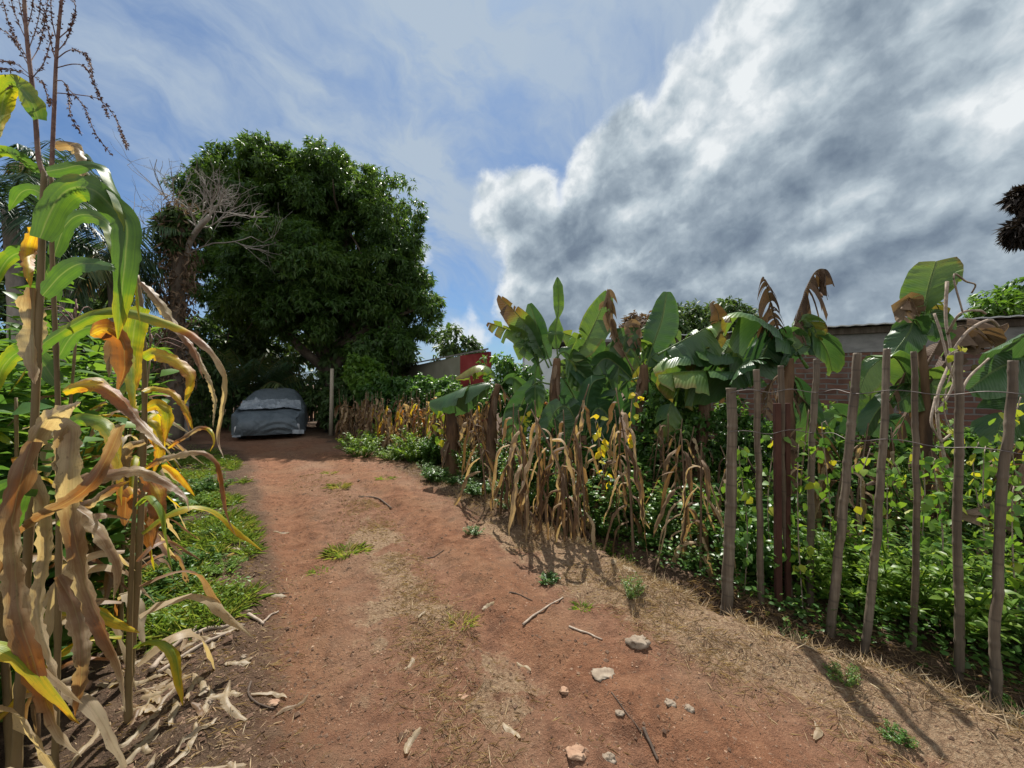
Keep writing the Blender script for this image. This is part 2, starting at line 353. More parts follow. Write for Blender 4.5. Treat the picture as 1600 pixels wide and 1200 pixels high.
M['concrete'] = solid('weathered_concrete', [(.12, .12, .12), (.22, .22, .215), (.31, .305, .30)], 2.2, .9, .4, (1, 1, 2.2))
M['plaster'] = solid('olive_plaster', [(.17, .165, .12), (.22, .21, .16), (.26, .25, .20)], 1.6, .9, .2)
M['whitewall'] = solid('whitewash', [(.50, .55, .60), (.66, .70, .74), (.72, .76, .80)], 2, .8, .2)
M['redpaint'] = solid('red_paint', [(.16, .02, .02), (.23, .03, .03), (.29, .055, .05)], 2.2, .6, .15)
M['roof'] = solid('roof_sheet', [(.10, .095, .09), (.17, .16, .155), (.26, .25, .24)], 3, .6, .3)
M['paleroof'] = solid('pale_roof_sheet', [(.45, .46, .46), (.58, .59, .6)], 3, .5, .2)
M['oldwood'] = solid('old_wood', [(.055, .045, .036), (.10, .08, .062), (.15, .125, .10)], 7, .9, .6, (3, 3, .3))
M['palewood'] = solid('pale_wood', [(.20, .17, .13), (.30, .26, .20), (.38, .34, .27)], 9, .85, .4, (3, 3, .3))
M['wire'] = solid('wire', [(.12, .10, .09), (.20, .18, .17)], 20, .6, .1, metal=.5)
M['rust'] = solid('rusty_iron', [(.035, .016, .012), (.065, .026, .018), (.10, .048, .032)], 6, .85, .5, (1, 1, .3))
M['rubber'] = solid('tyre_rubber', [(.015, .015, .015), (.025, .025, .025)], 20, .9, .2)
M['silverpaint'] = solid('pale_car_paint', [(.5, .51, .52), (.6, .61, .62)], 3, .35, .02, metal=.2, spec=.5)
M['glass'] = solid('dark_glass', [(.02, .022, .025), (.03, .032, .035)], 3, .1, 0.0, spec=.6)

def bamboo_mat():
    m, t = newmat('weathered_bamboo')
    at = t.n('ShaderNodeAttribute', attribute_name='luv').outputs['Vector']; u, v, d = t.n('ShaderNodeSeparateXYZ', {0: at}).outputs
    pos = t.n('ShaderNodeTexCoord').outputs['Object']
    a = t.noise(t.vm('MULTIPLY', pos, (30, 30, 1.6)), 1.0, 6, .65); b = t.noise(pos, 5, 5, .6)
    col = t.ramp(a, [(.25, (.062, .048, .034)), (.5, (.155, .125, .09)), (.75, (.29, .245, .185))])
    col = t.mix(t.sm(b, .45, .75, 0, .75), col, (.085, .065, .05))
    rd = t.n('ShaderNodeObjectInfo').outputs['Random']; col = t.mix(t.m('MULTIPLY', rd, .8), col, t.mix(1.0, col, (.62, .56, .50), 'MULTIPLY'))
    nd = t.m('ABSOLUTE', t.m('SUBTRACT', t.m('FRACT', d), .5))
    col = t.mix(t.sm(nd, .46, .5, 0, .5), col, (.05, .04, .032))
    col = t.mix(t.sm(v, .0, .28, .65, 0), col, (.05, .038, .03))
    bs = t.n('ShaderNodeBsdfPrincipled', {'Base Color': col, 'Roughness': .72, 'Specular IOR Level': .3})
    bp = t.n('ShaderNodeBump', {'Height': a, 'Strength': .45, 'Distance': .006}); t.t.links.new(bp.outputs[0], bs.inputs['Normal'])
    finish(t, bs.outputs[0]); return m
M['bamboo'] = bamboo_mat()

def brick_mat():
    m, t = newmat('old_brick')
    pos = t.n('ShaderNodeTexCoord').outputs['Object']
    sp = t.n('ShaderNodeSeparateXYZ', {0: pos}).outputs
    wob = t.m('MULTIPLY', t.m('SUBTRACT', t.noise(pos, 3, 3, .5), .5), .05)
    vec = t.n('ShaderNodeCombineXYZ', {0: sp[0], 1: t.m('ADD', sp[2], wob), 2: 0.0}).outputs[0]
    br = t.n('ShaderNodeTexBrick', {'Vector': vec, 'Color1': (.175, .082, .056, 1), 'Color2': (.105, .052, .038, 1), 'Mortar': (.165, .15, .135, 1), 'Scale': 1.0, 'Mortar Size': .014, 'Mortar Smooth': .25, 'Bias': -.1, 'Brick Width': .30, 'Row Height': .095})
    nz = t.noise(pos, 5, 6, .65)
    col = t.mix(t.sm(nz, .35, .75, 0, .6), br.outputs[0], t.mix(1.0, br.outputs[0], (.5, .48, .48), 'MULTIPLY'))
    col = t.mix(t.sm(t.noise(pos, 1.3, 5, .6), .55, .72, 0, .5), col, (.17, .16, .15))
    bs = t.n('ShaderNodeBsdfPrincipled', {'Base Color': col, 'Roughness': .92})
    hgt = t.m('ADD', t.m('MULTIPLY', br.outputs[1], -1.0), t.m('MULTIPLY', nz, .5))
    bp = t.n('ShaderNodeBump', {'Height': hgt, 'Strength': .8, 'Distance': .02}); t.t.links.new(bp.outputs[0], bs.inputs['Normal'])
    finish(t, bs.outputs[0]); return m
M['brick'] = brick_mat()

def cover_mat(name, c0, c1, rough, metal=0):
    m, t = newmat(name)
    pos = t.n('ShaderNodeTexCoord').outputs['Object']
    nz = t.noise(pos, 2.2, 6, .6)
    col = t.ramp(nz, [(.3, c0), (.7, c1)])
    bs = t.n('ShaderNodeBsdfPrincipled', {'Base Color': col, 'Roughness': rough, 'Metallic': metal, 'Specular IOR Level': .4})
    bp = t.n('ShaderNodeBump', {'Height': t.noise(pos, 9, 5, .6, .8), 'Strength': .8, 'Distance': .06}); t.t.links.new(bp.outputs[0], bs.inputs['Normal'])
    finish(t, bs.outputs[0]); return m
M['cover'] = cover_mat('grey_cover_fabric', (.065, .085, .10), (.115, .14, .16), .55)
M['silver'] = cover_mat('silver_cover_lining', (.17, .20, .235), (.36, .40, .44), .42, .08)

def ground_mat():
    m, t = newmat('ground_soil')
    at = t.n('ShaderNodeAttribute', attribute_name='luv').outputs['Vector']; path, straw, humus_shade = t.n('ShaderNodeSeparateXYZ', {0: at}).outputs
    pos = t.n('ShaderNodeTexCoord').outputs['Object']
    a = t.noise(pos, 1.1, 6, .6); b = t.noise(pos, 9, 7, .65); c = t.noise(pos, 55, 5, .7); g = t.noise(pos, 140, 3, .7)
    dirt = t.ramp(b, [(.25, (.105, .052, .031)), (.5, (.215, .108, .064)), (.75, (.30, .168, .104))])
    dirt = t.mix(t.sm(a, .42, .68, 0, .55), dirt, (.255, .165, .105))
    dirt = t.mix(t.sm(c, .56, .72, 0, .55), dirt, (.43, .30, .20))
    dirt = t.mix(t.sm(c, .44, .30, 0, .6), dirt, (.10, .05, .032))
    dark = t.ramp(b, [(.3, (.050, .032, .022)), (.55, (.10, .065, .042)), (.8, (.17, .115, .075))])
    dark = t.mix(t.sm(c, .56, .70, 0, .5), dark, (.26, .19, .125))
    str_ = t.ramp(c, [(.3, (.13, .08, .048)), (.5, (.28, .19, .115)), (.72, (.42, .33, .22))])
    edge = t.m('MULTIPLY', t.m('SUBTRACT', b, .5), 1.1)
    red = t.mix(1.0, dirt, (.98, .90, .82), 'MULTIPLY')
    dirt = t.mix(t.sm(t.m('ADD', path, t.m('MULTIPLY', edge, .5)), .70, .98), dirt, red)
    col = t.mix(t.sm(t.m('ADD', path, edge), .2, .5), dark, dirt)
    col = t.mix(t.sm(t.m('ADD', straw, t.m('MULTIPLY', edge, 1.3)), .35, .8, 0, .85), col, str_)
    col = t.mix(t.sm(t.m('ADD', humus_shade, edge), .3, .8, 0, .85), col, dark)
    col = t.mix(t.sm(g, .62, .75, 0, .45), col, (.42, .33, .25))
    col = t.mix(t.sm(g, .40, .28, 0, .75), col, (.055, .034, .023))
    col = t.mix(t.sm(t.noise(pos, 26, 6, .7), .56, .68, 0, .5), col, (.10, .060, .040))
    bs = t.n('ShaderNodeBsdfPrincipled', {'Base Color': col, 'Roughness': .95, 'Specular IOR Level': .15})
    hg = t.m('ADD', t.m('MULTIPLY', b, .5), t.m('ADD', t.m('MULTIPLY', c, .6), t.m('MULTIPLY', g, .3)))
    bp = t.n('ShaderNodeBump', {'Height': hg, 'Strength': 1.0, 'Distance': .045}); t.t.links.new(bp.outputs[0], bs.inputs['Normal'])
    finish(t, bs.outputs[0]); return m
M['ground'] = ground_mat()

# ------------------------------------------------------------------ ground
# right border of the lane (foot of the stake fence and the maize row) and its centre line
RB = np.array([(3.6, .8), (2.53, 1.95), (1.54, 2.75), (1.05, 3.6), (-.2, 5.6), (-1.3, 7.2), (-4.9, 10.8), (-9, 15)])
LB = np.array([(-.95, .6), (-1.15, 1.5), (-1.75, 2.4), (-2.35, 3.3), (-3.5, 4.9), (-5.0, 6.9), (-7.3, 9.4), (-12, 12)])
def edge_x(B, y): return np.interp(y, B[:, 1], B[:, 0])
def seg_dist(x, y, B):
    best = np.full(x.shape, 1e9)
    for (x0, y0), (x1, y1) in zip(B[:-1], B[1:]):
        t = np.clip(((x - x0) * (x1 - x0) + (y - y0) * (y1 - y0)) / ((x1 - x0) ** 2 + (y1 - y0) ** 2), 0, 1)
        best = np.minimum(best, np.hypot(x - x0 - t * (x1 - x0), y - y0 - t * (y1 - y0)))
    return best
def gfields(x, y):
    r = (x - edge_x(RB, y)); l = (x - edge_x(LB, y))
    dr = seg_dist(x, y, RB) * np.sign(r); dl = seg_dist(x, y, LB) * np.sign(l)
    return dr, dl
RUT = np.array([(1.0, 1.0), (.57, 1.71), (-.12, 2.46), (-.62, 3.4), (-1.6, 5.0), (-4.0, 8.0), (-6, 10)])
TRK = np.array([(-.9, .9), (-1.18, 1.92), (-1.76, 3.2), (-2.8, 4.8), (-4.9, 8), (-6.8, 10)])
def gz(x, y, fine=True):
    x = np.atleast_1d(np.asarray(x, float)); y = np.atleast_1d(np.asarray(y, float))
    dr, dl = gfields(x, y)
    near = sstep(40, 12, np.hypot(x, y))
    p = np.stack([x, y, 0 * x], -1)
    z = .035 * fbm(p * .7, 3, 3) * near
    z = z - .26 * np.exp(-((dr + .03) / .13) ** 2) * sstep(9, 5, y)                 # the dug ditch under the stakes
    z = z - .05 * sstep(.1, .5, dr) + .07 * np.exp(-((dl + .1) / .35) ** 2) * near
    z = z + .085 * np.exp(-((dr + .33) / .18) ** 2) * sstep(7, 4, y)
    drut = seg_dist(x, y, RUT)
    z = z - .045 * np.exp(-(drut / .12) ** 2) * near + .022 * np.exp(-((drut - .28) / .15) ** 2) * near - .04 * np.exp(-(seg_dist(x, y, TRK) / .20) ** 2) * near
    if fine:
        z = z + (.020 * fbm(p * 5.0, 4, 9, .6) + .013 * np.maximum(fbm(p * 14, 3, 21, .6), 0)) * sstep(14, 6, np.hypot(x, y))
    return z
def axis_pts(lo, dense0, dense1, hi, step, grow=1.12):
    a = list(np.arange(dense0, dense1, step)); s = step; v = a[-1]
    while v < hi: s *= grow; v += s; a.append(v)
    s = step; v = dense0; b = []
    while v > lo: s *= grow; v -= s; b.append(v)
    return np.array(b[::-1] + a)
gx = axis_pts(-900, -3.2, 3.2, 900, .02); gy = axis_pts(-500, .9, 5.5, 1500, .02)
X, Y = np.meshgrid(gx, gy); xf, yf = X.ravel(), Y.ravel()
zf = gz(xf, yf); dr, dl = gfields(xf, yf)
pp = np.stack([xf, yf, 0 * xf], -1)
trk = np.maximum(np.exp(-(seg_dist(xf, yf, TRK) / .32) ** 2), np.exp(-(seg_dist(xf, yf, RUT + np.array([.32, .05])) / .26) ** 2))
pathm = np.clip(sstep(.05, -.35, dr) * sstep(-.12, .22, dl), 0, 1) * sstep(.0, .6, yf)
cx = (edge_x(RB, yf) + edge_x(LB, yf)) / 2
strawm = np.exp(-((dr + .42) / .34) ** 2) * sstep(5.2, 3.9, yf) * 1.05 + .75 * (fbm(pp * 2.1, 3, 41) > -.05) * np.exp(-((seg_dist(xf, yf, RUT + np.array([-.42, -.1]))) / .28) ** 2) * sstep(6, 3.5, yf) + .40 * (fbm(pp * 1.3, 3, 5) > .25) - .5 * trk
humus_shade = .34 * np.clip(1 - trk, 0, 1) * (fbm(pp * 1.6, 3, 8) > -.1) + np.exp(-((dl - .0) / .34) ** 2) * .9 + sstep(-.16, -.04, dr) * 1.4 + .95 * sstep(-.85, -.35, dr) * sstep(3.9, 4.5, yf) * sstep(8.2, 7.0, yf) + sstep(.0, -.5, dl) * .5  # real humus, plus shade below the dry maize row painted in as dark soil
pathm = pathm * (.68 + .32 * np.clip(trk, 0, 1))
mb = MB(); mb.grid(np.stack([X, Y, zf.reshape(X.shape)], -1), np.stack([pathm, np.clip(strawm, 0, 1), np.clip(humus_shade, 0, 1)], -1))
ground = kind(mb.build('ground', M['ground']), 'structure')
def onG(px, py): 
    g = G(px, py); g[2] = gz(g[0], g[1])[0]; return g
def at(x, y): return np.array([x, y, gz(x, y)[0]])

# ------------------------------------------------------------------ buildings
# brick house on the right, its long wall running back to the left behind the bananas
A0 = np.array([8.6, 5.15]); A1 = np.array([2.55, 8.45]); dirw = unit((A1 - A0)[None])[0]; LW = np.linalg.norm(A1 - A0)
house = thing('brick_house', 'long unplastered brick house with grey concrete band and sheet roof behind the stakes', 'house', (A0[0], A0[1], -.2))
house.rotation_euler = (0, 0, math.atan2(dirw[1], dirw[0]))
mb = MB(); mb.box((0, -4.0, 0), (LW, 0, 2.34)); mb.build('wall', M['brick'], house, smooth=False)
mb = MB(); mb.box((-.02, -4.02, 2.342), (LW + .02, .012, 2.72)); mb.build('concrete_band', M['concrete'], house, smooth=False)
mb = MB()
xs = np.linspace(-.3, LW + .25, 240); zz = .006 * np.sin(xs * 2 * np.pi / .18)
for s0, s1, z0, z1 in ((.22, -4.3, 2.80, 3.02),):
    top = np.stack([np.stack([xs, np.full_like(xs, s0), z0 + zz], -1), np.stack([xs, np.full_like(xs, s1), z1 + zz], -1)], 0)
    bot = top - np.array([0, 0, .02]); mb.grid(top); mb.grid(bot[::-1]); mb.grid(np.stack([bot[0], top[0]], 0)); mb.grid(np.stack([top[1], bot[1]], 0))
mb.build('roof', M['paleroof'], house)
mb = MB(); mb.box((-.2, .013, 2.66), (LW + .2, .075, 2.765)); mb.build('eave_beam', M['oldwood'], house, smooth=False)

# low shed past the hedge: olive wall, red end panel, thin roof
def slab(mb, p0, p1, z00, z01, z10, z11, th, back):
    """vertical quad between ground points p0,p1 thickened along back"""
    p0, p1, b = np.array(p0, float), np.array(p1, float), np.array([*back, 0.0]) * th
    f = np.array([[*p0, z00], [*p1, z10], [*p1, z11], [*p0, z01]]); v = np.vstack([f, f + b])
    mb.add(v, [[0, 1, 2, 3], [7, 6, 5, 4], [0, 4, 5, 1], [1, 5, 6, 2], [2, 6, 7, 3], [3, 7, 4, 0]])
shed = thing('shed', 'low shed with olive grey wall and bright red end panel beyond the hedge', 'shed', (-3.5, 15, 0))
off = np.array([3.5, -15])
s0, s1, s2 = W(612, 578, 18)[:2], W(719, 555, 12)[:2], W(763, 548, 11)[:2]
mb = MB(); slab(mb, s0 + off, s1 + off, -.1, 2.24, -.1, 2.48, .15, (.55, .83)); mb.build('wall', M['plaster'], shed, smooth=False)
mb = MB(); slab(mb, s1 + off, s2 + off, -.1, 2.485, -.1, 2.53, .12, (.65, .75)); mb.build('red_panel', M['redpaint'], shed, smooth=False)
mb = MB()
e0, e1 = np.array([*(s0 + off - (.25, .35)), 2.27]), np.array([*(s2 + off + (.02, -.25)), 2.56]); bk = np.array([-.6, 2.6, .15])
mb.add(np.vstack([[e0, e1, e1 + bk, e0 + bk], np.array([e0, e1, e1 + bk, e0 + bk]) + (0, 0, .05)]), [[3, 2, 1, 0], [4, 5, 6, 7], [0, 1, 5, 4], [1, 2, 6, 5], [2, 3, 7, 6], [3, 0, 4, 7]])
mb.build('roof', M['roof'], shed, smooth=False)
# pale hut glimpsed between the banana stems
hut = thing('hut', 'whitewashed hut with dark roof glimpsed between the banana leaves', 'hut', (1.3, 10.5, 0))
mb = MB(); mb.box((-.95, 0, -.1), (1.35, 2.2, 2.55)); mb.build('wall', M['whitewall'], hut, smooth=False)
mb = MB(); mb.box((-1.15, -.3, 2.72), (1.6, 2.5, 2.79)); o = mb.build('roof', M['roof'], hut, smooth=False)
mb = MB(); mb.box((.60, -.02, 1.5), (.95, -.002, 2.25)); mb.build('window', M['glass'], hut, smooth=False)

# ------------------------------------------------------------------ trees
def crown(mb, lobes, clump_r, n_ros, leaf_n, L, Wd, r=rng, flat=.72, droop=.55, dens=1.0, inner=.25):
    """lobes: (x,y,z,rx,ry,rz). rosettes of leaves on clumps on the lobe shells"""
    P_, O_ = [], []
    for (x, y, z, rx, ry, rz) in lobes:
        area = 4 * math.pi * ((rx * ry) ** .8 * 2 + (rx * rz) ** .8 + 1e-6) / 3 ** 1.0
        nc = max(6, int(dens * area / (clump_r ** 2 * 2.6)))
        d = rdir(nc, r); rad = np.where(r.random(nc) < inner, r.uniform(.45, .8, nc), r.uniform(.84, 1.04, nc))
        cc = np.array([x, y, z]) + d * np.array([rx, ry, rz]) * rad[:, None]
        cr = clump_r * r.uniform(.6, 1.35, nc)
        k = np.maximum(4, (n_ros * r.uniform(.6, 1.3, nc)).astype(int)); idx = np.repeat(np.arange(nc), k)
        dd = rdir(len(idx), r); dd = unit(dd + d[idx] * .55 + np.array([0, 0, .25]))
        P_.append(cc[idx] + dd * cr[idx][:, None] * np.array([1, 1, flat]) * r.uniform(.55, 1.05, (len(idx), 1))); O_.append(dd)
    P, O = np.vstack(P_), np.vstack(O_)
    idx = np.repeat(np.arange(len(P)), leaf_n); n = len(idx)
    ax = unit(O[idx] * .5 + rdir(n, r) * .8 + np.array([0, 0, -droop]))
    up = unit(O[idx] * .6 + rdir(n, r) * .5 + np.array([0, 0, .5]))
    cl = fbm(P * .9, 2, 4)
    rnd = np.clip(.42 + .22 * cl[idx] + r.normal(0, .13, n), 0, 1)
    scatter(mb, P[idx] + rdir(n, r) * L * .15, ax, up, L * r.uniform(.7, 1.25, n), Wd * r.uniform(.75, 1.25, n), rnd, .3, .2)
    return P
def limbs(mb, base, r0, targets, fork_z, r=rng, sides=9, wob=.25):
    """tapered trunk to fork_z and limbs to each target"""
    base = np.array(base, float); fork = base + np.array([0, 0, fork_z])
    pts = resample(np.array([base, base + (.05, .03, fork_z * .5), fork]), 8); mb.tube(pts, np.linspace(r0 * 1.25, r0 * .8, 8) * np.r_[1.3, 1.08, np.ones(6)], sides, lump=.12)
    for tgt in targets:
        tgt = np.array(tgt, float); st = fork - np.array([0, 0, fork_z * .25 * r.random()])
        mid = (st + tgt) / 2 + r.normal(0, wob, 3) + np.array([0, 0, .2])
        q = resample(np.array([st, mid, tgt]), 10); mb.tube(q, np.linspace(r0 * .55, r0 * .10, 10), 6, lump=.1)
        for _ in range(3):
            i = r.integers(4, 9); e = q[i] + unit(r.normal(size=(1, 3)))[0] * np.linalg.norm(tgt - st) * .3
            mb.tube(resample(np.array([q[i], (q[i] + e) / 2 + r.normal(0, .08, 3), e]), 6), np.linspace(r0 * .18, r0 * .04, 6), 5)

def px_lobes(lst, d):
    out = []
    for px, py, rx, ry, dd in lst:
        q = W(px, py, d + dd); k = (d + dd) / F; out.append((*q, rx * k, rx * k * .9, ry * k))
    return out
# the big mango tree
MB_ = at(-7.15, 15.2)
mango = thing('mango_tree', 'huge dense dark green mango tree towering over the covered car', 'tree', MB_)
LOB = [(392, 240, 60, 38, 0), (470, 240, 72, 34, .3), (535, 250, 50, 48, -.2), (342, 274, 48, 42, .2), (600, 315, 52, 48, .3), (622, 338, 38, 44, -.6), (606, 412, 52, 48, -.3), (640, 500, 46, 34, .4), (595, 540, 55, 46, -.4),
       (462, 420, 92, 56, -1.2), (392, 440, 72, 56, -.8), (352, 372, 62, 56, 0), (450, 320, 120, 80, .6), (545, 390, 76, 66, .2), (500, 490, 90, 46, -.3), (320, 320, 44, 54, .2), (555, 470, 70, 50, .1), (430, 490, 66, 36, .4), (330, 440, 40, 44, .6), (565, 520, 46, 50, .8), (620, 450, 42, 40, .5), (520, 300, 80, 60, 1.2), (400, 300, 80, 60, -.4)]
lob = px_lobes([(a + (8 if a < 400 else 0), b + (30 if b < 300 else 14 if b < 420 else 0), c - 5, d - 5, e) for a, b, c, d, e in LOB + [(640, 400, 26, 40, .3), (610, 380, 40, 50, 1.0), (575, 330, 50, 50, .4), (660, 480, 26, 26, -.4), (420, 278, 60, 40, .8), (500, 272, 50, 40, 1.0), (380, 340, 60, 60, .8), (600, 470, 60, 50, 1.0), (480, 400, 90, 70, 1.4), (420, 480, 70, 40, 1.2), (540, 520, 60, 40, 1.2)]], 14.8)
r1 = np.random.default_rng(3)
mb = MB(); limbs(mb, MB_, .36, [np.array(l[:3]) for l in lob[::2]], 2.6, r1); mb.build('trunk', M['bark'], mango, MB_).matrix_parent_inverse.identity()
mb = MB(); crown(mb, lob, .56, 38, 7, .20, .058, r1, dens=1.15); mb.build('crown', M['mango'], mango, MB_)

def small_tree(name, label, base, lst, d, mat, clump=.5, n_ros=14, leaf_n=6, L=.22, Wd=.09, r0=.15, fork=1.6, group=None, seed=1, dens=1.0, bark='bark'):
    r = np.random.default_rng(seed); b = at(*base); t = thing(name, label, 'tree', b, group); lo = px_lobes(lst, d)
    mb = MB(); limbs(mb, b, r0, [np.array(l[:3]) for l in lo], fork, r); mb.build('trunk', M[bark], t, b)
    mb = MB(); crown(mb, lo, clump, n_ros, leaf_n, L, Wd, r, dens=dens); mb.build('crown', mat, t, b)
    return t
small_tree('round_tree', 'round dark tree past the red shed panel in the gap beside the mango', (-4.2, 26), [(706, 540, 30, 20, 0), (690, 552, 22, 16, .5), (722, 550, 20, 15, -.5), (745, 562, 18, 12, 0)], 26, M['tree'], .7, 10, 6, .4, .2, seed=4)
small_tree('leafy_tree', 'leafy tree rising behind the left end of the brick house roof', (4.6, 13.5), [(1075, 505, 30, 20, 0), (1120, 497, 34, 18, .3), (1160, 500, 26, 16, 0), (1045, 520, 26, 18, 0), (1110, 525, 50, 24, .5)], 13.5, M['tree'], .4, 14, 6, .22, .09, seed=5)
small_tree('reddish_tree', 'small tree with reddish brown leaves behind the upright banana leaf', (3.6, 15), [(1000, 512, 20, 12, 0), (1018, 520, 20, 14, 0), (985, 522, 18, 12, .3)], 15, M['drybanana'], .4, 12, 6, .24, .1, seed=6)
small_tree('bright_tree', 'bright green tree behind the far right end of the brick house roof', (13.3, 10), [(1585, 475, 30, 24, 0), (1562, 487, 18, 10, 0), (1610, 490, 40, 26, .2), (1625, 455, 26, 20, 0)], 10, M['bright'], .35, 16, 6, .17, .08, seed=7)
# dark growth behind the car, left of the mango trunk
small_tree('spreading_tree', 'dim spreading tree behind the board fence left of the mango trunk', (-9.6, 17.5), [(400, 520, 50, 30, 0), (345, 520, 40, 34, 0), (450, 545, 30, 24, .4), (310, 545, 40, 30, 0), (380, 560, 70, 30, .5), (465, 565, 30, 30, .6)], 17.5, M['tree'], .6, 14, 6, .3, .13, seed=8)
small_tree('broad_tree', 'broad dark tree standing right of the mango trunk behind the hedge', (-5.0, 16), [(590, 585, 40, 24, 0), (560, 560, 40, 34, 0), (545, 600, 40, 28, -.4), (625, 560, 26, 20, .3)], 15.6, M['tree'], .55, 14, 6, .28, .11, seed=9)
small_tree('far_tree', 'tree glimpsed through the maize leaves behind the dead palm trunk', (-17, 21), [(235, 560, 60, 40, 0), (180, 540, 60, 50, .5), (120, 560, 70, 50, 0), (290, 590, 50, 30, 0)], 21, M['tree'], .8, 14, 6, .4, .18, seed=10)
small_tree('side_tree', 'tree beyond the left edge of the frame behind the shrubs', (-17, 9), [(-330, 500, 110, 90, 0), (-230, 460, 90, 70, .5), (-420, 520, 100, 90, 0)], 9, M['tree'], .6, 12, 6, .3, .13, seed=13)
small_tree('edge_tree', 'tall tree behind the coconut palm at the left edge', (-14.5, 13), [(60, 470, 70, 60, 0), (130, 450, 50, 40, .5), (20, 530, 60, 70, 0), (150, 520, 50, 50, 0)], 13, M['tree'], .6, 14, 6, .3, .13, seed=12)
# branch of a tree that stands just outside the frame on the right
t = thing('overhanging_tree', 'dark branch tips hanging in over the right edge above the house', 'tree', at(6.6, 4.3)); b = at(6.6, 4.3)
lo = px_lobes([(1612, 303, 18, 6, 0), (1604, 312, 8, 4, 0), (1616, 358, 26, 14, 0), (1596, 354, 10, 8, 0), (1700, 320, 60, 40, .2)], 4.2)
mb = MB(); limbs(mb, b, .1, [np.array(lo[4][:3])], 2.4, np.random.default_rng(2))
for l in (lo[0], lo[2]): mb.tube(resample(np.array([lo[4][:3], (np.array(lo[4][:3]) + l[:3]) / 2 + (0, 0, .05), l[:3]]), 8), np.linspace(.02, .008, 8), 5); mb.build('trunk', M['bark'], t, b)
mb = MB(); crown(mb, lo, .06, 9, 5, .10, .028, np.random.default_rng(2), dens=1.0); mb.build('crown', M['darkleaf'], t, b)

# ---- palms
def frond(mb, base, az, el, L, droop, nl=46, ll=.55, dry=.3, r=rng, wl=.035, hang=.5):
    n = 22; s = np.linspace(0, 1, n); h = np.array([math.cos(az), math.sin(az), 0])
    e = el - droop * s ** 1.3; dx = np.cumsum(np.cos(e)) / n * L; dz = np.cumsum(np.sin(e)) / n * L
    P = np.asarray(base) + h * dx[:, None] + np.array([0, 0, 1.]) * dz[:, None]
    mb.tube(P, np.linspace(.028, .006, n) * L / 2.6, 5, dry + .25)
    si = np.linspace(.12, 1, nl); Q = np.stack([np.interp(si, s, P[:, k]) for k in range(3)], 1); tg = unit(np.stack([np.interp(si, s, np.gradient(P[:, k])) for k in range(3)], 1))
    sidev = np.array([-h[1], h[0], 0]); prof = np.sin(np.pi * np.clip(si * .82 + .14, 0, 1)) ** .6
    for sg in (-1, 1):
        ax = unit(tg * .55 + sidev * sg * .9 + np.array([0, 0, -.25 - .35 * hang]) + r.normal(0, .12, (nl, 3)))
        up = unit(np.cross(ax, tg) * sg + r.normal(0, .25, (nl, 3)))
        scatter(mb, Q, ax, up, ll * prof * r.uniform(.8, 1.1, nl), wl, np.clip(dry + r.normal(0, .08, nl), 0, 1), .2, hang, rich=True)
def palm(label, base, top, r0, specs, seed, name='coconut_palm'):
    r = np.random.default_rng(seed); b = at(*base); t = thing(name, label, 'palm', b); top = np.array(top, float)
    if r0:
        mb = MB(); q = resample(np.array([b, (b + top) / 2 + (.15, 0, 0), top]), 40); mb.tube(q, np.linspace(r0 * 1.3, r0 * .85, 40) * (1 + .05 * (np.arange(40) % 2)), 10, lump=.06); mb.build('trunk', M['palebark'], t, b)
    for az, el, L, dp, ll, dry, hang in specs:
        mb = MB(); frond(mb, top, R(az), R(el), L, dp, ll=ll, dry=dry, r=r, hang=hang); mb.build('frond', M['palm'], t, b)
    return t
rp = np.random.default_rng(8)
def ring(n, L, dry, jit=.1, e0=70, e1=-25, hang=.5):
    return [(360 * i * .381966 + rp.normal(0, 8), e0 + (e1 - e0) * i / n, L * rp.uniform(.85, 1.1), 1.1 + .4 * rp.random(), .6, np.clip(dry + rp.normal(0, jit), 0, 1), hang) for i in range(n)]
palm('coconut palm with dark blue green fronds at the left edge above the shrubs', W(20, 660, 8.5)[:2], W(15, 330, 8.5), .14, ring(17, 2.1, .28, .08), 1)
palm('coconut palm with dried brown hanging fronds behind the tall maize', W(175, 660, 10)[:2], W(175, 400, 10), .14, [(a, e, L, d, l, dr, .7) for a, e, L, d, l, dr, _ in ring(16, 1.75, .58, .22, 60, -35)], 2)
palm('small coconut palm whose crown pokes up just right of the maize stem', W(97, 660, 11)[:2], W(92, 282, 11), .12, ring(14, 1.2, .5, .1, 75, -10), 4)
palm('young stemless coconut palm behind the covered car', (-9.6, 14.2), at(-9.6, 14.2) + (0, 0, .8), 0, [(rp.uniform(0, 360), rp.uniform(45, 82), rp.uniform(2.2, 3.1), rp.uniform(.7, 1.3), .6, rp.uniform(.35, .6), .5) for i in range(14)], 3)

# dead palm trunk wrapped in creeper, with the bare tree leaning out of it
b = at(*W(272, 660, 10.5)[:2]); t = thing('overgrown_trunk', 'thick shaggy brown palm trunk wrapped in creeper and topped with leaves', 'tree', b)
q = resample(np.array([b, W(276, 490, 10.5), W(281, 400, 10.5), W(282, 330, 10.5)]), 30)
mb = MB(); mb.tube(q, np.r_[np.linspace(.19, .16, 14), np.linspace(.16, .20, 16)], 12, lump=.4); mb.build('trunk', M['bark'], t, b)
r2 = np.random.default_rng(5); n = 2200; i = r2.integers(8, 30, n); P = q[i] + rdir(n, r2) * r2.uniform(.15, .5, (n, 1))
mb = MB(); scatter(mb, P, unit(rdir(n, r2) + (0, 0, -.9)), rdir(n, r2), r2.uniform(.10, .3, n), .05, r2.uniform(0, .9, n)); mb.build('creeper', M['drybanana'], t, b)
mb = MB(); crown(mb, px_lobes([(270, 352, 16, 14, 0), (285, 340, 16, 10, 0), (298, 360, 14, 12, 0), (272, 385, 10, 12, 0)], 10.5), .25, 12, 6, .18, .07, r2); mb.build('crown', M['tree'], t, b)
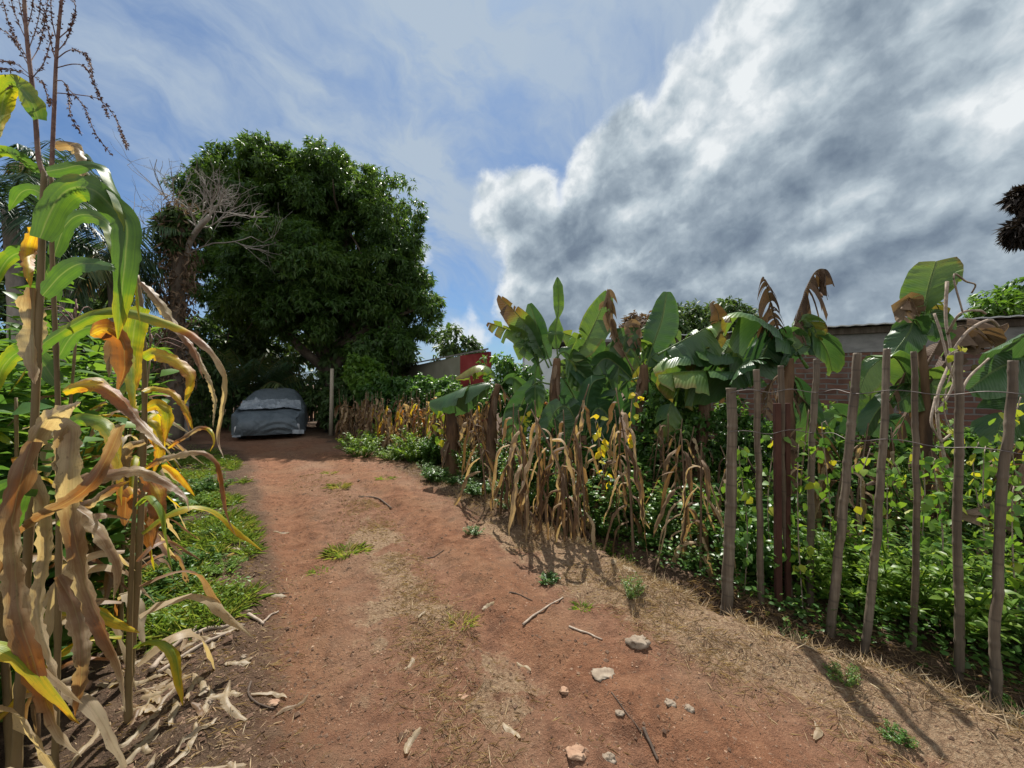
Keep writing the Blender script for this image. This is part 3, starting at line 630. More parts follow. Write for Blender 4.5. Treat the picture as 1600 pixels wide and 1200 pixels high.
b = at(*W(290, 655, 10.9)[:2]); t = thing('bare_tree', 'pale leafless tree curving up against the dark mango crown', 'tree', b)
mb = MB(); r3 = np.random.default_rng(14)
tr = resample(np.array([b, W(284, 500, 10.9), W(284, 440, 10.7), W(298, 375, 10.4), W(328, 338, 10)]), 24); mb.tube(tr, np.linspace(.12, .06, 24), 8, lump=.15)
def twigs(p, d, L, rad, lev):
    n = 7; q = [p]; dd = d
    for k in range(n):
        dd = unit((dd + r3.normal(0, .13, 3) + np.array([0, 0, .05]))[None])[0]; q.append(q[-1] + dd * L / n)
    q = np.array(q); mb.tube(q, np.linspace(rad, rad * .45, n + 1), 4 if lev else 6, cap=False)
    if lev < 4:
        for _ in range(4 if lev < 3 else 2):
            k = r3.integers(2, n + 1); nd = unit((unit((q[k] - q[k - 1])[None])[0] * 1.0 + r3.normal(0, .62, 3))[None])[0]
            twigs(q[k], nd, L * r3.uniform(.5, .8), rad * .58, lev + 1)
for tx, ty, dd in ((250, 290, .4), (225, 310, .6), (300, 250, 0), (335, 255, -.2), (375, 255, 0), (400, 290, .2), (395, 330, -.3), (280, 270, -.4), (240, 340, .2), (355, 290, -.5), (270, 320, .5)):
    st = tr[r3.integers(15, 24)]; e = W(tx, ty, 10 + dd); d_ = e - st; twigs(st, d_ / np.linalg.norm(d_), np.linalg.norm(d_) * .62, .026, 1)
mb.build('trunk', M['palebark'], t, b)

# ------------------------------------------------------------------ covered car
cb = at(-7.0, 11.0); car = thing('covered_car', 'parked saloon car under a dark grey fabric cover beneath the mango', 'car', cb); car.rotation_euler = (0, 0, R(27))
ns, nt_ = 90, 72
s = np.linspace(0, 1, ns)
hp = np.interp(s, [0, .012, .05, .24, .29, .43, .52, .66, .76, .84, .97, 1], [.52, .66, .76, .90, .97, 1.36, 1.45, 1.43, 1.24, 1.06, .98, .72])
hp = np.convolve(np.pad(hp, 3, 'edge'), np.ones(7) / 7, 'valid'); wp = np.interp(s, [0, .03, .12, .9, .98, 1], [.56, .78, .92, .93, .86, .70]); roofw = np.interp(s, [0, .27, .45, .68, .85, 1], [.72, .80, .56, .56, .74, .66])
sh = np.interp(s, [0, .25, 1], [.72, .88, .90]); t01 = np.linspace(-1, 1, nt_)
P = np.zeros((ns, nt_, 3))
for i in range(ns):
    a = np.abs(t01); shz = min(sh[i], hp[i] - .03)
    ctrl_s = [0, .30, .44, .55, .70, 1.0]; xw = [0, roofw[i] * .75, roofw[i], (roofw[i] + wp[i]) / 2 + .02, wp[i], wp[i] * 1.01]; zc = [hp[i] + .02, hp[i], hp[i] - .05, (hp[i] + shz) / 2, shz - .05, .17]
    P[i, :, 0] = np.interp(a, ctrl_s, xw) * np.sign(t01); P[i, :, 2] = np.interp(a, ctrl_s, zc)
    P[i, :, 1] = s[i] * 4.25
fr = np.zeros((14, nt_, 3))                                   # front face of the cover falling over the bumper
for k in range(14):
    f = k / 13.; fr[k] = P[0]; fr[k, :, 2] = .16 + (P[0, :, 2] - .16) * f; fr[k, :, 1] = -.05 * math.sin(f * 3.0) - .02; fr[k, :, 0] *= 1.14 - .14 * f
rear = fr.copy()[::-1]; rear[..., 1] = 4.25 - rear[..., 1]
P = np.concatenate([fr[:-1], P, rear[1:]], 0); sh_ = P.shape; pf_ = P.reshape(-1, 3)
fold = fbm(pf_ * np.array([2.2, 2.2, .8]), 3, 31) * .04 + .055 * np.abs(vnoise(pf_ * np.array([4, 3.0, 1.2]) + pf_[:, [2, 2, 2]] * 1.3, 33)) * sstep(1.1, .5, pf_[:, 2])
fx_ = (pf_[:, 0] - .25) / .6; sag = np.sin((pf_[:, 2] + .30 * fx_ ** 2) * 38) * sstep(.75, .45, pf_[:, 2]) * sstep(.15, .3, pf_[:, 2]) * np.exp(-fx_ ** 2) * (pf_[:, 1] < .12); fold = fold + .028 * sag
dirn = unit(pf_ - np.array([0, 2.1, .5])); pf_ = pf_ + dirn * fold[:, None]
pf_[:, 2] = np.maximum(pf_[:, 2], .12 + .07 * vnoise(pf_ * 3, 8))
mb = MB(); mb.grid(pf_.reshape(sh_)); mb.build('fabric_cover', M['cover'], car)
# silver lining of the cover, folded back and crumpled over bonnet and windscreen foot
nu, nv = 70, 26; U, Vv = np.meshgrid(np.linspace(-.84, .84, nu), np.linspace(.11, .315, nv), indexing='ij')
zz = np.interp(Vv, s, hp) - .05 * (np.abs(U) / .84) ** 3; q = np.stack([U * (1 - .06 * (Vv - .1) / .2), Vv * 4.25 + .05 * np.sin(U * 5), zz + .07], -1).reshape(-1, 3)
edgef = ((1 - np.abs(U) / .84) > .02).ravel(); cr = fbm(q * np.array([5, 6, 5]), 4, 44, .6); q[:, 2] += (.11 * np.abs(cr) + .05 * cr) * (1 - .6 * (np.abs(q[:, 0]) / .84) ** 2); q[:, 1] += .06 * vnoise(q * 4, 45) + .10 * vnoise(q * np.array([1.6, 0, 0]), 46)
mb = MB(); mb.grid(q.reshape(nu, nv, 3)); mb.build('silver_fold', M['silver'], car)
mb = MB(); mb.box((-.80, .02, .17), (.80, .5, .44)); mb.build('bumper', M['silverpaint'], car, bevel=.05)
for sx in (-.74, .74):
    for yy in (.85, 3.4):
        mb = MB(); mb.tube(np.array([[sx - .1, yy, .31], [sx + .1, yy, .31]]), .31, 22); wh = mb.build('wheel', M['rubber'], car)
        mb = MB(); mb.tube(np.array([[sx - .11, yy, .31], [sx + .11, yy, .31]]), .19, 18); mb.build('rim', M['silverpaint'], wh)
# loose silver hem flap at the front corner
q = np.array([[(.62 + .3 * a, -.13 + .02 * math.sin(a * 9), .17 + .12 * b_ - .02 * a) for b_ in (0, .5, 1)] for a in np.linspace(0, 1, 9)]); mb = MB(); mb.grid(q); mb.build('hem_flap', M['silver'], car)
q = np.array([[(-.62 - .2 * a, -.12 + .02 * math.sin(a * 9), .15 + .05 * b_) for b_ in (0, .5, 1)] for a in np.linspace(0, 1, 9)]); mb = MB(); mb.grid(q); mb.build('hem_flap', M['silver'], car)

# ------------------------------------------------------------------ board fence behind the car, and the lone pale post
b = at(-11.2, 15.9); bf = thing('board_fence', 'dark weathered board fence with a top rail behind the covered car', 'fence', b); bf.rotation_euler = (0, 0, R(8))
mb = MB(); x = -3.2
while x < 3.4:
    wd = rng.uniform(.10, .16); h = rng.uniform(1.45, 1.65); mb.box((x, rng.uniform(-.01, .01), 0), (x + wd, .03, h)); x += wd + rng.uniform(.01, .05)
mb.build('board_panel', M['oldwood'], bf, smooth=False)
mb = MB(); mb.box((-3.4, -.06, 1.70), (3.6, -.013, 1.78)); mb.build('rail', M['oldwood'], bf, smooth=False)
for xx in (-3.3, -1.1, 1.1, 3.4):
    mb = MB(); mb.tube(np.array([[xx, .09, -.1], [xx, .09, .9], [xx, .09, 1.82]]), .05, 8, lump=.15); mb.build('post', M['oldwood'], bf)
b = at(*W(517, 652, 12.2)[:2]); mb = MB(); mb.tube(np.array([b - (0, 0, .1), b + (.02, 0, .9), W(519, 576, 12.2)]), [.07, .06, .055], 8, lump=.1)
tag(mb.build('wooden_post', M['palewood'], None, b), 'lone pale wooden post standing between the mango trunk and the hedge', 'post')
# ------------------------------------------------------------------ stake fence
def stake(name, bx, by, tx, ty, wpx, label, mat='bamboo', cat='fence stake', grp='stakes of the fence', seed=0, d=None):
    r = np.random.default_rng(seed + 50); d = d or CAMH * F / (by - 600.0) * 1.01
    p0 = W(bx, by, d); p1 = W(tx, ty, d + r.normal(0, .03)); rad = wpx / 2 * d / F * .86 / math.hypot(1, (bx - 800) / F)
    p0 = p0 - unit((p1 - p0)[None])[0] * .18
    L = np.linalg.norm(p1 - p0); n = int(L / .012); s = np.linspace(0, 1, n); inter = r.uniform(.22, .30)
    bend = np.array([math.cos(seed), math.sin(seed), 0]) * .022
    pts = p0 + (p1 - p0) * s[:, None] + bend * np.sin(s * 3.1)[:, None] + np.stack([.0055 * vnoise(np.stack([s * 7, 0 * s + seed, 0 * s], -1), 3), .0055 * vnoise(np.stack([s * 14, 0 * s + seed, 0 * s + 9], -1), 4), 0 * s], -1)
    nodes = s * L / inter + r.random() + .35 * vnoise(np.stack([s * 3, 0 * s + seed, 0 * s], -1), 6); dist = np.abs((nodes + .5) % 1 - .5) * inter
    rr = rad * (1.06 - .14 * s) * (1 + .10 * np.exp(-(dist / .012) ** 2) * (mat == 'bamboo')) * (1 - .05 * (mat == 'bamboo') * np.exp(-((dist - .03) / .02) ** 2))
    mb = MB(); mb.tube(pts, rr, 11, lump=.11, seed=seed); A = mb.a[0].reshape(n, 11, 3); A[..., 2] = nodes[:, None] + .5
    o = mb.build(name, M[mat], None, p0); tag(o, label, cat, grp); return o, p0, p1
STK = [(1133, 943, 1142, 606, 21, 'short thick grey bamboo stake standing alone at the left end of the fence'),
       (1190, 946, 1182, 577, 13, 'thin straight bamboo stake between the end stake and the rusty iron posts'),
       (1236, 938, 1221, 571, 13, 'slender grey wooden stake leaning between the two rusty iron posts'),
       (1268, 940, 1277, 561, 14, 'straight bamboo stake just right of the rusty iron posts'),
       (1298, 985, 1340, 552, 18, 'bamboo stake leaning strongly right, before the red brick wall'),
       (1349, 1006, 1386, 545, 16, 'leaning bamboo stake parallel to the strongly leaning one on its left'),
       (1425, 1016, 1427, 549, 14, 'thin upright bamboo stake before the dark brick gap under the upright banana'),
       (1498, 1050, 1498, 549, 20, 'thick upright bamboo stake wound with a yellow green vine at its top'),
       (1558, 1086, 1585, 563, 23, 'thickest bamboo stake, nearest the camera below the pale banana leaf')]
ends = []
for i, (bx, by, tx, ty, wp_, lb) in enumerate(STK):
    o, p0, p1 = stake('bamboo_stake' if i != 2 else 'wooden_stake', bx, by, tx, ty, wp_, lb, 'bamboo', seed=i); ends.append((p0, p1))
for i, (bx, by, tx, ty, wp_, lb) in enumerate([(1216, 938, 1214, 630, 9, 'rusty iron post, the left and slightly thicker of the pair'), (1231, 935, 1230, 630, 7, 'rusty iron post, the right and thinner of the pair')]):
    d = CAMH * F / (by - 600.) * 1.0; p0, p1 = W(bx, by, d), W(tx, ty, d); r_ = wp_ / 2 * d / F
    mb = MB(); up = p1 - p0; xdir = np.array([1, 0, 0]); v = []
    for q in (p0 - up * .06, p1):
        for a, b_ in ((-1, -1), (1, -1), (1, 1), (-1, 1)): v.append(q + np.array([a * r_, b_ * r_ * .8, 0]))
    mb.add(v, [[0, 1, 5, 4], [1, 2, 6, 5], [2, 3, 7, 6], [3, 0, 4, 7], [4, 5, 6, 7]], None, np.zeros((8, 3))); tag(mb.build('iron_post', M['rust'], None, p0, smooth=False, bevel=.003), lb, 'iron post', 'rusty iron posts in the fence')
for k, (f0, lb) in enumerate([(.95, 'top strand of thin wire strung along the bamboo stakes'), (.78, 'middle strand of thin wire strung along the bamboo stakes')]):
    pts = []
    for p0, p1 in ends: 
        z = CAMH - .05 - .30 * k; f = np.clip((z - p0[2]) / (p1[2] - p0[2]), 0, .98); pts.append(p0 + (p1 - p0) * f - np.array([.02, .03, 0]))
    pts.append(pts[-1] + np.array([.6, -.4, .02])); P = resample(np.array(pts), 160); P[:, 2] += .012 * np.sin(np.linspace(0, 40, 160))
    mb = MB(); mb.tube(P, .0028, 5)
    o = mb.build('fence_wire', M['wire'], None, pts[0]); tag(o, lb, 'wire', 'wire strands on the stake fence')

# ------------------------------------------------------------------ tall maize in the foreground on the left
BLADE = lambda n: np.interp(np.linspace(0, 1, n), [0, .06, .3, .7, .92, 1], [.55, .8, 1, .82, .35, .04])
def hero_leaf(parent, loc, pts, wpx, d, dry, roll=0.0, wave=.10, fold=.18, twist=0.0, seed=0, name='leaf', prof=None, mat='maize'):
    """pts: picture-derived course of the blade at distance d (a number or one per point)"""
    dd = np.broadcast_to(d, (len(pts),)).astype(float) + np.random.default_rng(seed).normal(0, .025, len(pts)).cumsum() * (0 if np.ndim(d) else 1)
    q = np.array([W(x, y, z) for (x, y), z in zip(pts, dd)]); n = 70; P = resample(q, n)
    tg = unit(np.gradient(P, axis=0)); view = unit(P - np.array([0, 0, CAMH])); s0 = unit(np.cross(tg, view)); s1 = np.cross(s0, tg)
    ang = R(roll) + R(twist) * np.linspace(0, 1, n) + .35 * vnoise(np.stack([np.linspace(0, 4, n), np.full(n, seed * 1.7), np.zeros(n)], -1), 6)
    side = s0 * np.cos(ang)[:, None] + s1 * np.sin(ang)[:, None]
    wd = BLADE(n) if prof is None else np.interp(np.linspace(0, 1, n), np.linspace(0, 1, len(prof)), prof)
    dr = np.interp(np.linspace(0, 1, n), np.linspace(0, 1, len(dry)), dry)
    dm = np.interp(np.linspace(0, 1, n), np.linspace(0, 1, len(dd)), dd)
    mb = MB(); wk = .95 if np.mean(dry) < .45 else .78
    ribbon(mb, P, wd * wpx * dm / F * wk, side, dr, fold * (1 if wk > .9 else 1.7), wave, 6, seed, .42, .09)
    return mb.build(name, M[mat], parent, loc)
def stem(parent, loc, pts, d, wpx, mat='stalk', name='stalk', nodes=True, dd=None):
    q = resample(np.array([W(x, y, z) for (x, y), z in zip(pts, np.broadcast_to(d, (len(pts),)))]), 70); s = np.linspace(0, 1, 70)
    dm = np.interp(s, np.linspace(0, 1, len(pts)), np.broadcast_to(d, (len(pts),)))
    rr = wpx * .5 * dm / F * (1.1 - .45 * s) / math.hypot(1, (pts[0][0] - 800) / F) * 1.15
    if nodes: rr = rr * (1 + .28 * np.exp(-(((s * 9) % 1 - .5) / .06) ** 2))
    mb = MB(); mb.tube(q, rr, 9); return mb.build(name, M[mat], parent, loc)
def tassel(parent, loc, axis, branches, d, wpx=4):
    mb = MB(); q = resample(np.array([W(x, y, d) for x, y in axis]), 40); mb.tube(q, np.linspace(wpx * .7, wpx * .5, 40) * .5 * d / F, 6)
    r = np.random.default_rng(len(axis) + len(branches)); P, A = [], []
    def florets(c, dens):
        L = np.linalg.norm(np.diff(c, axis=0), axis=1).sum(); n = int(L * dens); i = r.integers(1, len(c) - 1, n)
        P.append(c[i] + r.normal(0, .002, (n, 3))); A.append(unit(c[np.minimum(i + 1, len(c) - 1)] - c[i - 1]) * .8 + rdir(n, r) * .7)
    florets(q[18:], 420)
    for br in branches:
        c = np.array([W(x, y, d + (j * r.normal(0, .02))) for j, (x, y) in enumerate(br)]); c = resample(c, 26); mb.tube(c, np.linspace(wpx * .32, wpx * .2, 26) * .5 * d / F, 5); florets(c[4:], 380)
    P, A = np.vstack(P), np.vstack(A); scatter(mb, P, A, rdir(len(P), r), r.uniform(.007, .013, len(P)), .0055, .5)
    return mb.build('tassel', M['tassel'], parent, loc)

# plant A: the tallest one
dA = 1.25; bA = at(-1.62, 1.2); cA = thing('maize_plant', 'tallest maize plant with tassel out of frame and a broad green leaf arching right', 'maize plant', bA, 'maize along the left verge')
stem(cA, bA, [(18, 1380), (30, 1100), (44, 850), (52, 700), (58, 560), (64, 420), (68, 300), (70, 268)], dA, 17)
stem(cA, bA, [(68, 272), (60, 245), (55, 180), (50, 130), (42, 60), (34, -60), (30, -120)], dA, 8, 'tassel', 'peduncle', False)
tassel(cA, bA, [(50, 130), (42, 60), (36, -30), (30, -120)], [[(48, 118), (25, 100), (0, 95)], [(48, 122), (30, 112), (-5, 106)], [(46, 105), (20, 60), (-8, 40)], [(45, 95), (15, 40), (0, -20)], [(46, 100), (62, 70), (72, 20), (78, -40)], [(44, 80), (60, 30), (66, -40)], [(44, 70), (20, 10), (10, -60)], [(48, 125), (70, 95), (82, 50)], [(40, 55), (52, 0), (50, -80)], [(47, 115), (66, 130), (74, 150), (78, 165)], [(50, 135), (30, 128), (12, 140)], [(42, 60), (28, -10), (22, -80)]], dA)
HA = [  # course, width px, distance, dryness along, roll, twist
    ([(72, 268), (96, 264), (135, 257), (165, 268), (188, 318), (205, 356), (213, 430), (219, 505)], 27, 1.22, (.05, .12, .2, .36), 25, 30),
    ([(62, 372), (88, 315), (114, 293), (146, 297), (175, 323), (198, 352), (194, 420), (188, 480), (184, 530)], 43, 1.18, (.08, .16, .06, .10, .3), 12, -30),
    ([(66, 462), (95, 430), (126, 412), (172, 416), (182, 420)], 30, 1.15, (.05, .05, .12), 20, 20),
    ([(62, 270), (30, 246), (0, 238), (-40, 260)], 20, 1.25, (.06, .15, .2), 20, 10),
    ([(60, 186), (45, 152), (20, 133), (4, 160), (-4, 220)], 30, 1.2, (.14, .2, .3), 10, 30),
    ([(46, 560), (72, 534), (110, 510), (150, 490), (190, 485), (235, 495), (290, 515), (330, 545), (355, 592), (349, 645), (342, 685), (350, 716)], 24, 1.35, (.05, .16, .22, .30, .9, .95, .75), 15, 50),
    ([(55, 358), (46, 385), (44, 420), (48, 450)], 18, 1.22, (.36, .42, .4), 0, 10),
    ([(52, 450), (50, 500), (52, 560), (55, 600)], 34, 1.23, (.78, .95, .8), 10, 10),
    ([(50, 700), (68, 662), (105, 637), (126, 628)], 38, 1.2, (.8, .95, 1), 15, 40),
    ([(190, 664), (165, 720), (130, 768), (60, 812), (20, 850), (-10, 930)], 24, 1.15, (.8, .62, .76, .58, .78), 10, 40),
    ([(50, 690), (35, 740), (20, 820), (25, 900), (30, 960), (62, 1060), (92, 1142), (128, 1182)], 36, 1.08, (.7, .6, .85, .75, .5, .8, .95), 0, 50),
    ([(40, 720), (70, 790), (72, 860), (60, 960), (86, 1050), (97, 1110)], 26, 1.12, (.8, .9, 1, .9), 15, 40),
    ([(36, 760), (10, 780), (-4, 830), (-8, 900)], 56, 1.1, (.05, .1, .2), 0, 10)]
for i, (p, wd, d, dr, ro, tw) in enumerate(HA): hero_leaf(cA, bA, p, wd, d, dr, ro, twist=tw, seed=i)
# plant B just behind
dB = 1.42; bB = at(-1.72, 1.4); cB = thing('maize_plant', 'maize plant whose tassel branches droop right against the blue sky', 'maize plant', bB, 'maize along the left verge')
stem(cB, bB, [(84, 1260), (90, 1000), (92, 800), (92, 700), (88, 560), (82, 420), (80, 330), (80, 270)], dB, 11)
stem(cB, bB, [(80, 275), (82, 230), (85, 160), (88, 90), (94, 20), (102, -60)], dB, 7, 'tassel', 'peduncle', False)
tassel(cB, bB, [(85, 160), (89, 90), (96, 10), (103, -70)], [[(88, 92), (110, 78), (132, 84), (141, 100), (145, 130)], [(88, 106), (115, 100), (135, 106), (146, 130), (160, 160), (170, 185)], [(86, 126), (100, 128), (108, 150), (110, 180), (128, 212)], [(86, 145), (120, 148), (155, 155), (178, 180), (188, 205), (200, 232)], [(100, 132), (130, 165), (150, 210), (176, 244)], [(92, 60), (112, 40), (118, 10), (106, -10)], [(90, 80), (105, 60), (116, 20)], [(88, 100), (78, 60), (70, 20)], [(90, 70), (80, 20), (82, -40)]], dB, 4.5)
HB = [([(84, 228), (108, 226), (124, 238), (130, 262), (124, 292)], 20, 1.4, (.8, .9, 1), 10, 20),
      ([(90, 700), (100, 668), (112, 672), (108, 740), (110, 800), (122, 860), (140, 930), (170, 1000), (190, 1050), (196, 1112)], 32, 1.22, (.8, .9, .95, .66, .85, .6, .8, 1), 5, 60),
      ([(92, 780), (125, 800), (165, 835), (190, 890), (178, 938)], 32, 1.25, (.8, .9, .78, .85), 15, 40),
      ([(96, 612), (140, 600), (182, 616), (222, 662), (262, 704)], 27, 1.3, (.36, .42, .56, .85, .95), 20, 30),
      ([(140, 524), (165, 515), (190, 532), (195, 572), (184, 612)], 36, 1.36, (.45, .5, .58, .62), 5, 20),
      ([(90, 760), (130, 745), (162, 741), (217, 734), (256, 748), (290, 774), (296, 800)], 26, 1.33, (.8, .75, .9, .7, .9), 25, 40),
      ([(88, 820), (130, 790), (170, 765), (205, 750)], 22, 1.4, (.2, .9, .3), 10, 30),
      ([(90, 900), (120, 960), (128, 1040), (118, 1120)], 28, 1.3, (.7, .85, .6), 0, 30),
      ([(92, 640), (100, 700), (104, 780), (100, 850)], 26, 1.4, (.95, .8, .9), 10, 20)]
HB += [([(84, 400), (104, 350), (132, 335), (168, 350), (182, 400), (186, 450)], 24, 1.5, (.05, .14, .2), 15, 30), ([(86, 470), (70, 420), (40, 395), (8, 410), (-20, 470)], 26, 1.5, (.05, .14, .2), 10, 30), ([(90, 600), (60, 560), (30, 550), (2, 580), (-14, 640)], 26, 1.45, (.08, .16, .22), 10, 30),
       ([(90, 560), (118, 520), (160, 512), (196, 545), (208, 610), (206, 660)], 22, 1.55, (.06, .16, .24, .36), 15, 30), ([(92, 680), (126, 655), (168, 668), (186, 720), (190, 790)], 22, 1.5, (.1, .22, .36, .42), 15, 40), ([(84, 330), (60, 300), (34, 300), (14, 330)], 20, 1.5, (.05, .12), 10, 20)]
for i, (p, wd, d, dr, ro, tw) in enumerate(HB): hero_leaf(cB, bB, p, wd, d, dr, ro, twist=tw, seed=i + 30)
# plant C, further along the row, yellowing
dC = 2.0; bC = at(-1.98, 2.0); cC = thing('maize_plant', 'yellowing maize plant with long thin blades arching toward the covered car', 'maize plant', bC, 'maize along the left verge')
stem(cC, bC, [(200, 1090), (215, 900), (222, 760), (226, 620), (222, 500), (214, 430)], dC, 11)
HC = [([(220, 440), (240, 460), (268, 498), (302, 545), (318, 592)], 17, 1.95, (.75, .9, .6, .62), 20, 30), ([(305, 548), (325, 590), (336, 625), (333, 668)], 9, 1.97, (.9, 1, .95), 0, 30),
      ([(224, 560), (240, 553), (276, 565), (299, 590), (289, 632)], 20, 1.9, (.2, .36, .42, .42, .35), 15, 20), ([(224, 612), (240, 607), (268, 613), (291, 642), (304, 678)], 11, 1.9, (.3, .4, .42, .42), 10, 30),
      ([(222, 735), (240, 722), (272, 711), (312, 705), (340, 722), (350, 762), (356, 805), (369, 838)], 15, 1.8, (.3, .9, .95, .6, .58, .6, .75), 20, 60),
      ([(262, 700), (285, 684), (310, 669), (328, 672), (335, 690), (328, 706)], 9, 1.9, (.35, .9, .3, .4), 10, 20), ([(224, 740), (245, 770), (248, 800), (238, 856)], 30, 1.8, (.58, .45, .6, .6), 0, 20),
      ([(222, 480), (212, 500), (206, 560), (210, 615)], 30, 1.9, (.2, .25, .4), 0, 10), ([(225, 640), (245, 632), (262, 650), (258, 690)], 18, 1.95, (.4, .3, .5), 5, 20), ([(222, 520), (200, 505), (178, 530), (170, 590)], 22, 2.0, (.7, .6, .85), 5, 20),
      ([(226, 690), (205, 700), (192, 740), (196, 800)], 20, 1.9, (.9, .7, .85), 5, 20), ([(224, 660), (240, 665), (250, 700), (240, 740)], 16, 2.0, (.3, .42, .42), 5, 20)]
for i, (p, wd, d, dr, ro, tw) in enumerate(HC): hero_leaf(cC, bC, p, wd, d, dr, ro, twist=tw, seed=i + 60)

def maize(name, label, base, H, nleaf, dryf, r, grp, hang=.5, lw=.065, ll=.62, lean=(0, 0), tas=False, mat='maize', smat='stalk', parts=True):
    """one maize plant with arching blades; returns the thing"""
    t = thing(name, label, 'maize plant', base, grp); b = np.array(base, float)
    top = b + np.array([lean[0], lean[1], H]); q = resample(np.array([b - (0, 0, .05), b + np.array([lean[0] * .3, lean[1] * .3, H * .5]), top]), 30); s = np.linspace(0, 1, 30)
    mb = MB(); mb.tube(q, .012 * (1.2 - .75 * s) * (1 + .25 * np.exp(-(((s * 7) % 1 - .5) / .08) ** 2)), 7); mb.build('stalk', M[smat], t, b)
    az = r.uniform(0, 6.28)
    for k in range(nleaf):
        f = .22 + .74 * (k + r.uniform(-.3, .3)) / nleaf; f = min(max(f, .12), .97); p = np.array([np.interp(f, s, q[:, j]) for j in range(3)])
        az += math.pi + r.normal(0, .5); L = ll * r.uniform(.7, 1.2) * (1 if f < .8 else .7); e0 = R(r.uniform(30, 65)) - hang * (.8 if hang < .8 else r.uniform(.5, 2.0)); e0 = max(e0, -1.3) if hang < .8 else min(max(e0, -1.3), r.uniform(-.5, .35)); e1 = R(r.uniform(-70, -30)) - hang * .7; e1 = max(e1, -1.52)
        n = 20; ss = np.linspace(0, 1, n); e = e0 + (e1 - e0) * sstep(0.05, .75 - .4 * hang, ss); h = np.array([math.cos(az), math.sin(az), 0])
        P = p + h * (np.cumsum(np.cos(e)) / n * L)[:, None] + np.array([0, 0, 1.]) * (np.cumsum(np.sin(e)) / n * L)[:, None]
        sd = np.array([-h[1], h[0], 0]); tw = r.normal(0, .7); nm = np.cross(sd, unit(np.gradient(P, axis=0)))
        tw *= 1 + 1.6 * (hang > .8); P = P + .03 * (hang > .8) * np.stack([fbm(np.stack([ss * 5, 0 * ss + k, 0 * ss + j_ * 9.1], -1), 2, 3) for j_ in range(3)], -1) * np.array([1, 1, .4]) * ss[:, None]
        side = sd * np.cos(tw * ss)[:, None] + nm * np.sin(tw * ss)[:, None]
        d0 = dryf(f, r); mb = MB(); ribbon(mb, P, BLADE(n) * lw * r.uniform(.45, 1.25), side, np.linspace(d0, d0 + r.uniform(.0, .25), n), r.uniform(.1, .7 if hang > .8 else .4), .25, 4, int(r.integers(99)), .3, .16 if hang > .8 else .07)
        mb.build('leaf', M[mat], t, b)
    if tas:
        mb = MB(); mb.tube(resample(np.array([top, top + (0, 0, .22)]), 6), .004, 5)
        for _ in range(7): 
            a = r.uniform(0, 6.28); c = top + np.array([0, 0, r.uniform(.02, .12)]); h = np.array([math.cos(a), math.sin(a), 0]); mb.tube(resample(np.array([c, c + h * .08 + (0, 0, .1), c + h * .2 + (0, 0, .06)]), 8), .003, 4)
        mb.build('tassel', M['tassel'], t, b)
    return t
r5 = np.random.default_rng(21)
def mixdry(f, r):
    k = r.random() + .35 * (f - .6)
    return float(np.clip(r.uniform(.74, 1) if k < .48 else r.uniform(.54, .72) if k < .72 else r.uniform(.36, .46) if k < .83 else r.uniform(.08, .30), .05, 1))
LEFT = [((-2.5, 2.5), 1.75, 'maize plant at the path side with drying blades, behind the yellowing one'), ((-3.0, 3.0), 1.7, 'maize plant in mixed green and tan, before the leafy shrub at the lane'),
        ((-2.25, 1.75), 1.5, 'short maize plant with brown rags of leaf between the tall stems and the shrub'), ((-3.65, 3.6), 1.6, 'slim maize plant at the far end of the left verge, beside the dark board fence'),
        ((-1.55, .98), 1.0, 'withered low maize stalk at the lower left corner'), ((-2.6, 2.2), 1.9, 'maize plant half hidden by the broad leaved shrub on the left'), ((-4.25, 4.3), 1.5, 'last maize plant of the left verge, silhouetted near the covered car'), ((-1.95, 1.5), 1.3, 'thin drying maize stalk leaning behind the tallest plant'), ((-2.8, 2.75), 1.45, 'ragged maize plant between the yellowing one and the path side one'), ((-2.3, 2.25), 1.2, 'low tattered maize behind the long thin arching blades'), ((-1.75, 1.75), 1.15, 'low maize with rags of brown leaf beside the hanging tan blade'), ((-3.4, 3.3), 1.55, 'maize with yellow blades near the lane end of the row')]
for i, ((x, y), H, lb) in enumerate(LEFT):
    maize('maize_plant', lb, at(x, y), H, 14, mixdry, r5, 'maize along the left verge', .35, .06, .62, (r5.normal(0, .08), r5.normal(0, .08)), i in (0, 5))

# ------------------------------------------------------------------ broad leaved shrubs and weeds
def bush_mesh(r, rx, rz, nstem, leaves, L, Wd, mat, name, droop=.3, up=.3, z0=.0, rich=True, rnd0=.45, rs=.18):
    mb = MB(); P, A = [], []
    for k in range(nstem):
        a = r.uniform(0, 6.28); rad = rx * math.sqrt(r.random()); e = np.array([math.cos(a) * rad, math.sin(a) * rad, rz * r.uniform(.55, 1.05) * (1 - .35 * (rad / rx) ** 2)])
        st = np.array([e[0] * .25, e[1] * .25, z0]); q = resample(np.array([st, (st + e) / 2 + r.normal(0, .05 * rx, 3), e]), 10); mb.tube(q, np.linspace(.006, .0025, 10) * (rz / .6) ** .5, 4, .3, cap=False)
        n = int(leaves * r.uniform(.7, 1.3)); f = r.uniform(.15, 1, n) ** .8
        c = np.stack([np.interp(f, np.linspace(0, 1, 10), q[:, j]) for j in range(3)], 1); out = rdir(n, r); out[:, 2] = np.abs(out[:, 2]) * .5 + up * .3
        P.append(c + out * L * .35); A.append(out)
    P, A = np.vstack(P), unit(np.vstack(A)); n = len(P)
    scatter(mb, P, A, unit(rdir(n, r) * .45 + np.array([0, 0, 1])), L * r.uniform(.6, 1.25, n), Wd * r.uniform(.7, 1.25, n), np.clip(rnd0 + r.normal(0, rs, n), 0, 1), .22, droop, rich)
    return mb
r6 = np.random.default_rng(33)
